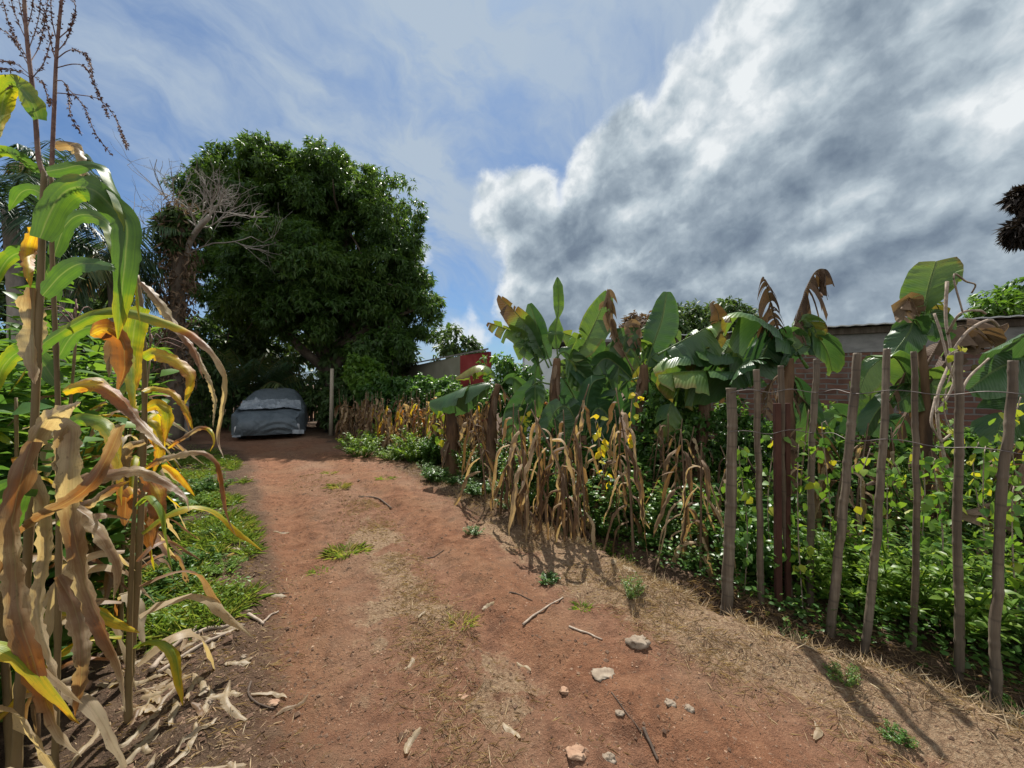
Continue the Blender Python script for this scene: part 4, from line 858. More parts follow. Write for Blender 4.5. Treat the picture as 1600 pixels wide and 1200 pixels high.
BIG = [((-3.15, 2.5), .75, 2.5, 'bright'), ((-4.3, 3.4), .85, 2.6, 'bright'), ((-2.55, 1.75), .55, 1.75, 'weed'), ((-5.1, 4.5), .9, 2.3, 'bright'), ((-2.3, 1.35), .4, 1.0, 'weed'), ((-6.6, 6.0), 1.0, 2.0, 'weed'), ((-8.2, 7.6), 1.1, 1.6, 'weed'), ((-3.6, 3.7), .4, .6, 'weed')]
LBB = ['tall shrub with sunlit broad green leaves directly behind the tall maize', 'tall broad leaved shrub behind the yellowing maize', 'dark green leafy shrub low between the two tall maize stems', 'shrub of broad leaves beyond the last maize of the verge', 'low green weed bush at the foot of the tallest maize', 'dim bush between the verge and the board fence', 'dim bush at the left end of the board fence', 'small leafy weed bush among the grass of the left verge']
for i, ((x, y), rx, rz, mt) in enumerate(BIG):
    b = at(x, y); t = thing('leafy_shrub', LBB[i], 'shrub', b, 'broad leaved shrubs on the left'); mb = bush_mesh(r6, rx, rz, 34, 46, .17 if i < 4 else .11, .10 if i < 4 else .07, M[mt], 'foliage')
    mb.build('foliage', M[mt], t)
# weeds: a handful of built plants, copied and scaled
WP = []
for k in range(4):
    t = thing('weed_bush', 'x', 'weed', (0, 0, -50), 'green weed bushes'); bush_mesh(r6, .30, .42, 26, 38, [.042, .038, .05, .034][k], [.026, .018, .034, .024][k], M['weed'], 'f', rnd0=[.5, .65, .4, .55][k]).build('foliage', M['weed'], t); WP.append(t)
t = thing('weed_bush', 'x', 'weed', (0, 0, -50), 'green weed bushes'); bush_mesh(r6, .32, .40, 34, 46, .042, .017, M['bright'], 'f', rnd0=.72, up=.8).build('foliage', M['bright'], t); WP.append(t)
def weed(k, px, py, s, label, sz=1.0):
    p = onG(px, py); o = dup(WP[k], p - (0, 0, .02), r6.uniform(0, 6.28), (s, s, s * sz), label); return o
for k, px, py, s, sz, lb in [(4, 566, 712, 1.75, .95, 'bright weed bush at the lane edge nearest the covered car'), (4, 650, 720, 1.9, 1.05, 'tall sunlit yellow green weed bush beside the lone brown stump'), (4, 612, 718, 1.2, .7, 'low pale grass like weed between the two sunlit bushes'),
                         (2, 680, 752, .9, .7, 'dark weed at the foot of the brown banana stump'), (4, 950, 858, .95, .9, 'bright weed bush under the drooping dry maize at the ditch'), (4, 915, 845, .7, .9, 'small weed bush left of the bright one at the ditch'), (2, 748, 780, .9, .55, 'spreading weed in the shade of the banana stems'), (3, 800, 800, .9, .6, 'shaded weed in the maize row, left of the tan stalks'),
                         (2, 1005, 850, .6, .9, 'weed half behind the dry stalk at the head of the ditch'), (0, 1085, 880, .6, .8, 'weed by the left foot of the short thick stake'), (3, 740, 832, .42, .6, 'small grassy tuft on the lane before the maize shade'), (1, 988, 940, .36, 1.3, 'small upright weed sprouting from pale debris on the lane edge'), (2, 855, 905, .35, .6, 'low scrap of weed on the dry straw'), (1, 1320, 1075, .32, .8, 'weed sprig in the ditch near the leaning stakes'), (0, 1240, 980, .5, 1.2, 'weed climbing from the ditch between iron posts and the leaning stake'), (3, 1590, 1095, .9, .7, 'weed at the lower right corner by the thickest stake'), (0, 1400, 1150, .25, .7, 'tiny weed in the litter at the lower right'),
                         (0, 300, 900, .9, .55, 'round leaved weed on the left verge among the grass'), (2, 225, 860, 1.0, .6, 'larger broad leaved weed on the left verge near the maize'), (1, 340, 850, .7, .5, 'fine weed at the edge of the left verge'), (4, 300, 800, 1.0, .6, 'bright fine leaved weed on the left verge beyond the round leaved one'), (0, 330, 770, 1.1, .6, 'weed bush far along the left verge by the maize tips'), (2, 270, 940, .8, .5, 'broad leaved weed on the left verge nearest the husk pile'), (4, 350, 905, .5, .5, 'small bright weed where the verge meets the lane')]:
    weed(k, px, py, s, lb, sz)
for i in range(26):
    y = r6.uniform(3.6, 9.8); x = edge_x(RB, y) + r6.uniform(.0, .55); s_ = r6.uniform(.6, 1.25)
    dup(WP[i % 5], at(x, y), r6.uniform(0, 6.28), (s_, s_, s_ * r6.uniform(.8, 1.6)), 'green weed bush growing between the dry maize stalks beside the lane')
for i in range(24):
    y = r6.uniform(3.7, 7.4); x = edge_x(RB, y) - r6.uniform(-.05, .60) * (1 if y > 4.3 else .45); s_ = r6.uniform(.35, .8)
    dup(WP[i % 4], at(x, y), r6.uniform(0, 6.28), (s_, s_, s_ * r6.uniform(.5, .9)), 'low weed on the dark soil between the lane and the dry maize row')
# tall weeds and creepers standing in the plot behind the stakes
PLOT = [(1.25, 4.4), (1.7, 4.0), (2.2, 3.6), (2.7, 3.2), (3.2, 2.9), (3.7, 2.5), (1.9, 5.0), (2.6, 4.5), (3.3, 4.1), (4.0, 3.6), (.6, 5.6), (1.1, 6.3), (2.0, 6.3), (3.0, 5.6), (4.0, 4.9), (4.9, 4.2), (-.2, 7.0), (.5, 7.4), (2.05, 3.2), (2.9, 2.6), (4.6, 3.0), (5.4, 3.6), (1.5, 5.3), (-1.0, 8.2), (-1.9, 9.0), (3.1, 2.2), (3.9, 1.9), (2.5, 2.75)]
for i, (x, y) in enumerate(PLOT):
    s = r6.uniform(1.5, 2.5) * (.8 if y < 3.3 else 1)
    dup(WP[(0, 1, 2, 4)[i % 4]], at(x, y), r6.uniform(0, 6.28), (s, s, s * r6.uniform(.85, 1.25)), 'leafy green weed bush in the overgrown plot between the stakes and the brick house')
for t in WP:
    for ch in list(t.children): bpy.data.objects.remove(ch)
    bpy.data.objects.remove(t)
# ground cover behind the stakes
def cover(name, n, fx, L, Wd, mat, rnd, seed, zmax, tilt=.5, rich=False, droop=.2):
    r = np.random.default_rng(seed); x, y = fx(r, n); z = gz(x, y, False) + r.random(len(x)) ** 1.4 * zmax(x, y)
    P = np.stack([x, y, z], -1); A = rdir(len(x), r); A[:, 2] = np.abs(A[:, 2]) * .4
    mb = MB(); scatter(mb, P, unit(A), unit(rdir(len(x), r) * tilt + np.array([0, 0, 1])), L * r.uniform(.5, 1.3, len(x)), Wd * r.uniform(.6, 1.3, len(x)), np.clip(rnd + r.normal(0, .2, len(x)), 0, 1), .2, droop, rich)
    return kind(mb.build(name, M[mat]), 'stuff')
def behind(r, n):
    y = r.uniform(1.1, 9.5, n) ; dx = r.random(n) ** 1.1 * 4.6 + .14 + .10 * r.random(n); return edge_x(RB, y) + dx, y
cover('ground_cover_weeds', 38000, behind, .046, .030, 'weed', .45, 3, lambda x, y: .10 + .30 * np.clip(fbm(np.stack([x, y, 0 * x], -1) * 1.4, 3, 77) + .6, 0, 1.2), rich=True)
def verge(r, n):
    y = 2.3 + 6.2 * r.random(n) ** 1.25; w_ = r.random(n) ** 1.05 * np.where(y > 3.2, 1.5, 1.15)
    x = edge_x(LB, y) + .06 - w_ + .16 * fbm(np.stack([y * 2.2, 0 * y, 0 * y], -1), 3, 4); k = fbm(np.stack([x * 2.6, y * 2.6, 0 * y], -1), 3, 19) + .5 * np.clip(w_ - .15, 0, .6) > -.02 + .25 * r.random(n)
    return x[k], y[k]
cover('verge_ground_cover', 11000, verge, .032, .017, 'bright', .7, 5, lambda x, y: .04 + .20 * np.clip(fbm(np.stack([x, y, 0 * x], -1) * 2.4, 3, 7) + .3, 0, 1))
# blades of grass and straw
def blades(name, n, fx, h, wd, mat, rnd, seed, lean=.6, rs=.2):
    r = np.random.default_rng(seed); x, y = fx(r, n); z = gz(x, y); k = len(x)
    A = unit(np.stack([r.normal(0, lean, k), r.normal(0, lean, k), np.abs(r.normal(.9 * (1 - lean * .6), .25, k)) + .05], -1))
    mb = MB(); scatter(mb, np.stack([x, y, z - .004], -1), A, rdir(k, r), h * r.uniform(.4, 1.3, k), wd * r.uniform(.6, 1.3, k), np.clip(rnd + r.normal(0, rs, k), 0, 1), .1, r.uniform(.05, .5))
    return kind(mb.build(name, M[mat]), 'stuff')
blades('verge_grass', 36000, verge, .17, .0055, 'grass', .48, 6, .55)
def strawband(r, n):
    y = 1.0 + r.random(n) ** 1.3 * 6.5; x = edge_x(RB, y) - np.abs(r.normal(.30, .28, n)) + .05; k = fbm(np.stack([x, y, 0 * x], -1) * 3, 3, 12) > -.25; return x[k], y[k]
blades('dry_straw', 40000, strawband, .10, .0036, 'straw', .55, 7, .95)
def midband(r, n):
    y = 1.2 + r.random(n) ** 1.5 * 5.5; x = edge_x(RUT[:, :], y) - .5 + r.normal(0, .28, n); k = fbm(np.stack([x, y, 0 * x], -1) * 2.5, 3, 15) > .08; return x[k], y[k]
blades('lane_straw', 17000, midband, .055, .003, 'straw', .5, 8, 1.4)
def leftlit(r, n):
    y = r.uniform(.9, 3.4, n); x = edge_x(LB, y) + r.normal(-.15, .30, n); return x, y
blades('maize_litter', 12000, leftlit, .06, .005, 'straw', .55, 9, 1.7)
def rdry(r, n):
    y = r.uniform(1.0, 3.2, n); x = edge_x(RB, y) + r.normal(.12, .25, n); return x, y
blades('ditch_litter', 8000, rdry, .11, .004, 'straw', .3, 10, 1.0)
def alllane(r, n):
    y = 1.0 + r.random(n) ** 1.6 * 8; x = edge_x(LB, y) + r.random(n) * (edge_x(RB, y) - edge_x(LB, y)); return x, y
blades('lane_chaff', 12000, alllane, .028, .004, 'straw', .6, 12, 2.2)
def flecks(r, n):
    y = 1.0 + r.random(n) ** 1.5 * 8; x = edge_x(LB, y) - .3 + r.random(n) * (edge_x(RB, y) - edge_x(LB, y) + .3); k = fbm(np.stack([x * 2.2, y * 2.2, 0 * y], -1), 3, 29) > -.1 + .3 * r.random(n); return x[k], y[k]
blades('lane_leaf_litter', 16000, flecks, .022, .009, 'litter', .4, 14, 2.5, .3)
def clumps(r, n):
    c = np.array([(-.45, 2.3), (-.3, 1.9), (-.75, 2.9), (-.15, 1.55), (-1.0, 3.4), (.1, 1.35), (-.55, 2.6), (-1.5, 4.3), (-1.9, 5.0), (.95, 2.6), (1.2, 2.2), (1.6, 1.8), (.6, 3.2), (.2, 3.9)]); i = r.integers(0, len(c), n); return c[i, 0] + r.normal(0, .11, n), c[i, 1] + r.normal(0, .15, n)
blades('straw_clumps', 9000, clumps, .085, .003, 'straw', .6, 15, 1.1)
def pebbles(name, n, fx, size, mat, seed):
    r = np.random.default_rng(seed); x, y = fx(r, n); z = gz(x, y); mb = MB()
    o = np.array([[1, 0, 0], [-1, 0, 0], [0, 1, 0], [0, -1, 0], [0, 0, 1], [0, 0, -1]], float); tr_ = np.array([[0, 2, 4], [2, 1, 4], [1, 3, 4], [3, 0, 4], [2, 0, 5], [1, 2, 5], [3, 1, 5], [0, 3, 5]])
    k = len(x); sz = size * r.lognormal(0, .5, k); V = o[None] * sz[:, None, None] * r.uniform(.5, 1.2, (k, 6, 1)) * np.array([1, 1, .6]) + np.stack([x, y, z + sz * .12], -1)[:, None]
    th = r.uniform(0, 6.28, k)
    mb.add(V.reshape(-1, 3), None, (tr_[None] + (np.arange(k) * 6)[:, None, None]).reshape(-1, 3)); return kind(mb.build(name, M[mat], smooth=False), 'stuff')
pebbles('gravel', 5000, alllane, .0042, 'brownstone', 3); pebbles('lane_soil_crumbs', 9000, alllane, .0055, 'soil', 8); pebbles('soil_crumbs', 5000, leftlit, .006, 'soil', 4)
def ditchline(r, n):
    y = r.uniform(1.0, 5.0, n); return edge_x(RB, y) + r.normal(-.08, .14, n), y
pebbles('ditch_soil_clods', 4500, ditchline, .010, 'soil', 6)

# grass tufts on the lane
def tuft(px, py, n, h, label, rnd=.6, s=.07):
    b = onG(px, py); r = np.random.default_rng(px); mb = MB(); a = r.uniform(0, 6.28, n); rad = s * np.sqrt(r.random(n)); P = b + np.stack([np.cos(a) * rad, np.sin(a) * rad * .7, 0 * a], -1)
    A = unit(np.stack([np.cos(a) * .7, np.sin(a) * .7, np.ones(n)], -1) + r.normal(0, .3, (n, 3))); scatter(mb, P, A, rdir(n, r), h * r.uniform(.4, 1.2, n), .006, np.clip(rnd + r.normal(0, .2, n), 0, 1), .1, .45)
    return tag(mb.build('grass_tuft', M['grass'], None, b), label, 'grass tuft', 'grass tufts on the lane')
tuft(540, 864, 260, .16, 'largest grass tuft, dark at its heart, in the middle of the lane', .62, .17); tuft(530, 768, 150, .16, 'dry grass tuft on the crown of the lane nearer the car', .8, .12); tuft(500, 892, 70, .07, 'flat green grass tuft just below left of the largest one', .45, .09); tuft(718, 975, 110, .10, 'straw coloured grass tuft on the centre ridge', .85, .10); tuft(602, 752, 90, .1, 'small grass tuft at the lane edge below the sunlit weeds', .5, .14); tuft(910, 945, 70, .09, 'little green grass tuft on the dry straw of the right edge', .45, .05); tuft(515, 742, 70, .1, 'small grass tuft farthest up the lane', .7, .12)

# ------------------------------------------------------------------ stones, sticks, husks on the ground
def stone(px, py, sx, sy, sz, mat, label, seed):
    b = onG(px, py); r = np.random.default_rng(seed); th, ph = np.meshgrid(np.linspace(0, 6.2832, 25), np.linspace(-1.5708, 1.5708, 13)); v = np.stack([np.cos(ph) * np.cos(th), np.cos(ph) * np.sin(th), np.sin(ph)], -1).reshape(-1, 3)
    v = np.sign(v) * np.abs(v) ** .75; k = 1 + .42 * fbm(v * 1.9 + seed * 3.3, 4, seed, .6); V = v * k[:, None] * np.array([sx, sy, sz]) * .5; V[:, 2] += sz * .10
    V = V.reshape(13, 25, 3); V[:, -1] = V[:, 0]
    mb = MB(); mb.grid(V + b); return tag(mb.build('stone', M[mat], None, b), label, 'stone', 'stones lying on the lane')
stone(998, 1008, .11, .08, .06, 'stone', 'pale jagged stone casting a dark shadow at the right of the lane', 1)
stone(942, 1050, .11, .08, .016, 'stone', 'flat pale stone sunk level with the red soil', 2); stone(952, 1186, .055, .045, .03, 'stone', 'small rounded stone at the bottom of the lane', 3); stone(900, 1185, .08, .06, .02, 'brownstone', 'buff flat stone at the bottom edge of the lane', 4)
stone(1047, 1106, .05, .04, .02, 'stone', 'little pale stone, left of a touching pair in the right wheel track', 5); stone(1077, 1112, .04, .035, .025, 'stone', 'little pale stone, right of the pair in the wheel track', 6); stone(882, 1060, .045, .04, .02, 'brownstone', 'small orange brown stone left of the flat pale one', 7); stone(722, 1086, .05, .04, .02, 'brownstone', 'small tan stone on the centre ridge', 8)
stone(426, 1105, .06, .04, .012, 'brownstone', 'flat buff stone inside the bend of the curved twig', 9); stone(326, 1128, .03, .025, .02, 'stone', 'tiny white stone on dark soil left of the curved twig', 10); stone(380, 1048, .03, .025, .015, 'stone', 'tiny white stone on dark soil right of the pile of dry husks', 11); stone(915, 812, .12, .10, .05, 'stone', 'pale stone at the shaded foot of the tan stalks', 12); stone(968, 1107, .04, .03, .015, 'stone', 'pale pebble in the crack of the right wheel track', 13)
def stick(pts, rad, mat, label, name='stick', lift=.6):
    q = np.array([onG(x, y) for x, y in pts]); c = resample(q, 24); c[:, 2] = gz(c[:, 0], c[:, 1]) + rad * lift; c[:, 2] = np.convolve(np.pad(c[:, 2], 3, 'edge'), np.ones(7) / 7, 'valid') + rad * .3
    mb = MB(); mb.tube(c, np.linspace(rad, rad * .6, 24), 7, lump=.3); return tag(mb.build(name, M[mat], None, c[0]), label, 'stick', 'sticks lying on the lane')
stick([(817, 977), (845, 956), (880, 932)], .008, 'twig', 'long pale stick slanting up right across the wheel track'); stick([(889, 977), (915, 987), (941, 998)], .008, 'twig', 'straight pale stick pointing at the jagged stone'); stick([(796, 931), (815, 935), (832, 940)], .005, 'darktwig', 'short dark twig beside the long pale stick')
stick([(392, 1085), (388, 1102), (402, 1112), (428, 1112)], .006, 'darktwig', 'curved hook shaped dark twig on the lower left of the lane'); stick([(408, 992), (420, 978), (435, 963)], .008, 'twig', 'short tan stick at the lane edge right of the husk pile'); stick([(424, 937), (440, 935), (452, 930)], .004, 'darktwig', 'thin dark twig above the husk pile'); stick([(668, 862), (680, 860), (694, 856)], .006, 'darktwig', 'dark twig on the lane near the maize shade'); stick([(560, 780), (590, 778), (612, 790)], .012, 'darktwig', 'dark forked twig across the far part of the lane'); stick([(955, 1080), (985, 1115), (1010, 1140)], .0028, 'darktwig', 'thin dark strip standing in for the soil crack in the right wheel track'); stick([(1005, 1130), (1018, 1150), (1028, 1168)], .008, 'darktwig', 'dark root piece at the lower end of the crack')  # the thin strip in the right track is added to draw a dark soil crack
stick([(246, 1078), (290, 1052), (352, 1020)], .012, 'twig', 'long pale dry stalk at the front of the husk pile'); stick([(236, 1072), (262, 1040), (300, 1012), (310, 990)], .014, 'twig', 'bent pale stalk crossing the husk pile'); stick([(300, 1020), (335, 1005), (382, 1000)], .014, 'twig', 'pale stalk with flattened end pointing at the lane'); stick([(340, 985), (352, 992), (366, 1003)], .010, 'twig', 'short pale stalk at the top of the husk pile'); stick([(388, 978), (400, 985), (412, 992)], .012, 'twig', 'stubby tan stalk next to the short tan stick'); stick([(245, 990), (225, 1005), (200, 1012)], .012, 'twig', 'pale stalk lying under the drooping orange leaf')
b = onG(105, 1092); stick([(70, 1100), (105, 1095), (140, 1088)], .035, 'brownstone', 'thick reddish piece of wood among the fallen leaves at the lower left', 'log')
def husk(px, py, L, wd, az, dry, label, name='fallen_leaf', curl=.35):
    b = onG(px, py); n = 14; s = np.linspace(-.5, .5, n); h = np.array([math.cos(az), math.sin(az), 0]); r = np.random.default_rng(px * 3 + py)
    c = b + h * (s * L)[:, None] + np.array([-h[1], h[0], 0]) * (.12 * L * np.sin(s * 4 + r.uniform(0, 6)))[:, None]; c[:, 2] = gz(c[:, 0], c[:, 1]) + .010 + L * curl * s ** 2 * r.uniform(.1, .5)
    sd = np.array([-h[1], h[0], r.uniform(-.3, .5)]); mb = MB(); ribbon(mb, c, np.interp(s, [-.5, -.1, .3, .5], [.3, 1, .8, .1]) * wd, sd, np.full(n, dry), r.uniform(.2, .45), .25, 4, px)
    return tag(mb.build(name, M['maize'], None, b), label, 'fallen leaf', 'fallen dry leaves')
for px, py, L, wd, az, dry, lb in [(763, 944, .09, .055, .2, .98, 'small pale yellow leaf curled on the red soil at mid lane'), (818, 1026, .11, .03, -1.0, 1, 'thin white husk standing in the wheel rut'), (440, 832, .14, .06, .3, 1, 'white scrap of husk on the far lane, left of centre'), (622, 748, .12, .05, .6, 1, 'white scrap of husk at the right edge of the far lane'), (372, 872, .16, .07, .5, 1, 'pale husk at the end of the left grass verge'), (296, 955, .16, .06, .1, .98, 'white husk at the grass edge above the pile'),
        (350, 968, .14, .06, -.5, .8, 'tan rolled husk above the crossed stalks'), (335, 1000, .22, .05, .3, 1, 'long white husk in the middle of the pile'), (300, 1000, .18, .06, -.3, .97, 'broad pale husk left in the pile'), (215, 1003, .20, .05, .2, .95, 'straw coloured husk under the maize blades'), (250, 1110, .15, .05, .3, 1, 'pale husk near the bottom below the crossing stalks'), (210, 1132, .14, .045, .1, 1, 'bleached husk at the bottom left among crumbs of soil'), (225, 1040, .13, .05, 1.2, .95, 'crumpled pale husk beside the thick reddish wood'), (115, 1068, .15, .05, .4, 1, 'white husk before the thick reddish wood'), (170, 1085, .13, .04, .1, 1, 'narrow white husk right of the thick reddish wood'), (965, 890, .22, .08, .9, .95, 'pale torn leaf beside the small upright weed'), (985, 905, .14, .08, 2.0, 1, 'bleached leaf scrap on the small mound at the ditch'), (1275, 1140, .12, .03, 1, .9, 'tan leaf scrap on the straw at the lower right'), (640, 1040, .10, .03, 1.4, .9, 'small brown husk on the centre ridge'), (645, 1160, .11, .04, 1.4, .95, 'pale husk near the bottom centre'), (660, 970, .08, .02, 1.3, .95, 'thin white husk sliver by the tuft on the ridge'), (800, 1140, .11, .04, 2.2, 1, 'bleached leaf scrap at the bottom right of the ridge'), (390, 745, .16, .06, .2, 1, 'pale scrap at the left edge of the far lane')]:
    husk(px, py, L, wd, az, dry, lb)
r8 = np.random.default_rng(77)
for i in range(105):
    y = r8.uniform(1.05, 2.9); x = edge_x(LB, y) + r8.normal(-.22, .22); d = y
    px, py = 800 + x / y * 600, 600 + 960 / y
    husk(int(px), int(py), r8.uniform(.08, .24), r8.uniform(.025, .06), r8.uniform(0, 3.1), np.clip(r8.normal(.95, .08), .6, 1), 'dry maize husk in the litter at the foot of the left maize')

# ------------------------------------------------------------------ dry maize rows on the right
def deaddry(f, r): return float(np.clip(r.normal(.30, .14) if r.random() < .62 else r.normal(.82, .14), .05, 1))
r9 = np.random.default_rng(91)
def drystalk(px, py, ty, n, lb, ll=.6, lean=None, d=None):
    b = onG(px, py) if d is None else at(*W(px, 600, d)[:2]); H = CAMH + (600 - ty) / F * b[1] - b[2]
    return maize('dry_maize', lb, b, H, n + 2, deaddry, r9, 'dry maize rows on the right', .92, .046, ll * 1.25, lean or (r9.normal(0, .15) + (.35 * r9.choice([-1, 1]) if r9.random() < .15 else 0), r9.normal(0, .10)), False, 'drymaize', 'drystalk')
for px, py, ty, n, lb in [(800, 812, 630, 10, 'dense tan dry maize stalk first right of the shaded weed'), (822, 830, 640, 10, 'dry maize with ragged leaves below the rolled banana leaf'), (845, 838, 625, 10, 'dry maize stalk left of the twin hanging bundles'), (868, 842, 600, 12, 'tall dry maize reaching up to the dark banana leaf'), (900, 852, 640, 13, 'full hanging bundle of tan maize leaves nearest the lane'), (915, 846, 665, 10, 'dry maize bundle just right of the fullest one'),
                          (936, 800, 668, 10, 'dry maize under the bright yellow bean leaves'), (990, 858, 606, 13, 'tall lone dry maize crowned with yellow bean leaves'), (975, 815, 640, 7, 'thin dry maize behind the tall lone one'), (1018, 800, 660, 9, 'dry maize in the gap right of the tall lone one'), (1052, 815, 655, 8, 'bare dry maize with one bent blade'), (1072, 868, 672, 12, 'stooping dry maize left of the short thick stake'), (1095, 885, 690, 9, 'dry maize falling against the short thick stake'), (1110, 850, 720, 8, 'short dry maize behind the short thick stake'),
                          (760, 790, 640, 9, 'dry maize beside the dark banana trunk'), (780, 806, 650, 9, 'dry maize at the edge of the banana shade'), (885, 815, 640, 8, 'dry maize seen between the two tallest bundles'), (955, 830, 690, 7, 'low dry maize above the bright weed bush')]:
    drystalk(px, py, ty, n, lb)
for x, d, ty, lb in [(1245, 3.6, 640, 'dry maize behind the rusty iron posts'), (1300, 3.5, 690, 'dry maize behind the strongly leaning stake'), (1335, 3.8, 660, 'dry maize between the two leaning stakes'), (1405, 3.6, 670, 'dry maize between the leaning and the thin upright stake'), (1470, 3.7, 700, 'dry maize left of the vine wound stake'), (1165, 4.2, 700, 'dry maize in the weeds right of the short thick stake')]:
    drystalk(x, None, ty, 10, lb, d=d)
for i in range(84):                                   # the far stretch of the rows towards the car
    f = r9.random(); y = 6.6 + 4.9 * f; x = edge_x(RB, y) + .25 + r9.random() ** 1.5 * 1.6; b = at(x, y)
    maize('dry_maize', 'dry maize stalk in the far rows between the banana stump and the mango', b, r9.uniform(1.0, 1.5), 11, (lambda g, r: float(np.clip(r.normal(.5, .25), 0, 1))) if r9.random() < .7 else mixdry, r9, 'dry maize rows on the right', .95, .08, .5, (r9.normal(0, .08), r9.normal(0, .08)), False, 'drymaize' if r9.random() < .72 else 'maize', 'drystalk')
for i in range(9):
    f = r9.random(); y = 4.2 + 2.4 * f; x = edge_x(RB, y) + .5 + r9.random() * 1.4; b = at(x, y)
    maize('dry_maize', 'dry maize stalk deep in the near rows, behind the hanging bundles', b, r9.uniform(.9, 1.35), 9, deaddry, r9, 'dry maize rows on the right', .98, .065, .55, (r9.normal(0, .08), r9.normal(0, .08)), False, 'drymaize', 'drystalk')
# bean vines with yellowing round leaves
def bean(pts, d, n, label, rnd=.8, L=.075, spread=.07, thick=.004):
    q = resample(np.array([W(x, y, d) for x, y in pts]), 30); r = np.random.default_rng(pts[0][0]); t = thing('bean_vine', label, 'vine', q[0], 'climbing bean vines')
    mb = MB(); mb.tube(q, thick, 5, lump=.2); mb.build('vine_stem', M['twig'], t, q[0])
    i = r.integers(2, 30, n); P = q[i] + rdir(n, r) * spread * r.random((n, 1)); mb = MB(); scatter(mb, P, unit(rdir(n, r) + (0, 0, -.5)), unit(rdir(n, r) + np.array([0, -.8, .3])), L * r.uniform(.6, 1.3, n), L * .85, np.clip(rnd + r.normal(0, .15, n), 0, 1), .15, .3, True)
    mb.build('foliage', M['bean'], t, q[0]); return t
M['bean'] = leafmat('bean_leaf', [(0, (.06, .15, .03)), (.45, (.15, .27, .035)), (.7, (.40, .40, .03)), (1, (.62, .46, .03))], .45, .5, blotch=.1)
bean([(990, 700), (985, 660), (990, 615), (1003, 625)], 3.75, 16, 'bean vine with bright yellow leaves on top of the tall lone dry maize', .85, .07); bean([(945, 760), (938, 700), (930, 655), (950, 700)], 4.3, 22, 'bean vine with a cascade of yellow leaves beside the dark banana mass', .92, .08); bean([(1205, 900), (1200, 780), (1212, 690), (1225, 720)], 3.2, 40, 'green bean vine scrambling up behind the rusty iron posts', .4, .075, .13); bean([(1500, 700), (1475, 640), (1490, 570), (1505, 545), (1478, 560), (1495, 600)], 2.5, 26, 'bean vine with yellow green round leaves wound on the thick upright stake', .55, .05, .09)
bean([(820, 720), (815, 670), (825, 630)], 5.2, 20, 'yellow green bean vine left of the rolled banana leaf', .65, .08, .12); bean([(1590, 760), (1580, 680), (1595, 620)], 2.6, 22, 'bright green bean vine at the right edge behind the thickest stake', .5, .07, .12); bean([(1350, 900), (1345, 760), (1360, 700)], 3.0, 24, 'green bean vine between the leaning stakes', .45, .07, .12); bean([(690, 700), (690, 650), (700, 620)], 7.0, 24, 'bean vine with lime leaves beside the brown banana stump', .55, .12, .25)
bean([(1440, 860), (1445, 760), (1436, 700)], 3.0, 26, 'bean vine with large green leaves before the dark brick gap', .35, .09, .16); bean([(1530, 800), (1520, 720), (1530, 690)], 2.9, 14, 'bean vine with lime leaves beside the vine wound stake', .6, .08, .12)
for i, (px, d, top, lb) in enumerate([(1160, 3.0, 700, 'yellow green climber between the end stake and the thin straight one'), (1255, 2.8, 690, 'backlit climber right beside the rusty iron posts'), (1290, 3.1, 660, 'climber with pale leaves before the strongly leaning stake top'), (1395, 2.9, 720, 'backlit climber right of the parallel leaning stake'), (1465, 2.6, 720, 'pale leaved climber left of the thick upright stake'), (1545, 2.7, 700, 'climber with lime leaves just left of the thickest stake'), (1120, 3.6, 760, 'climber in the weeds left of the short thick stake foot'), (1590, 2.3, 760, 'climber crossing the right edge below the pale banana leaf')]):
    bean([(px, 960), (px + 8 * (-1) ** i, (960 + top) // 2), (px - 6, top), (px + 16, top + 30)], d, 70, lb, [.22, .32, .18, .36, .15, .30, .24, .34][i], .06, .15, .004)
# bare woody climber by the upright banana
t = thing('bare_climber', 'bare twisted woody climber beside the upright banana with the halved leaf', 'climber', W(1500, 800, 3.0)); b = W(1500, 800, 3.0); mb = MB()
for pts, rp_ in [([(1500, 800), (1470, 690), (1465, 620), (1485, 560), (1478, 500), (1480, 440)], 3), ([(1478, 520), (1500, 490), (1530, 485), (1540, 490)], 2.5), ([(1468, 640), (1490, 600), (1480, 560), (1470, 520), (1460, 490)], 2.5), ([(1480, 440), (1490, 430), (1510, 440), (1524, 445), (1518, 458)], 1.6), ([(1485, 560), (1510, 520), (1545, 500), (1560, 510)], 3), ([(1475, 700), (1500, 660), (1508, 600), (1545, 560)], 2.2), ([(1470, 700), (1455, 660), (1462, 620)], 2.4)]:
    q_ = np.array([W(x, y, 3.0 + .05 * i) for i, (x, y) in enumerate(pts)])
    if mb.n: al = np.vstack(mb.v); q_[0] = al[np.argmin(np.linalg.norm(al - q_[0], axis=1))]
    c = resample(q_, 26); mb.tube(c, rp_ * .5 * 3 / F * 1.6, 6, lump=.3)
mb.build('stem', M['twig'], t, b)

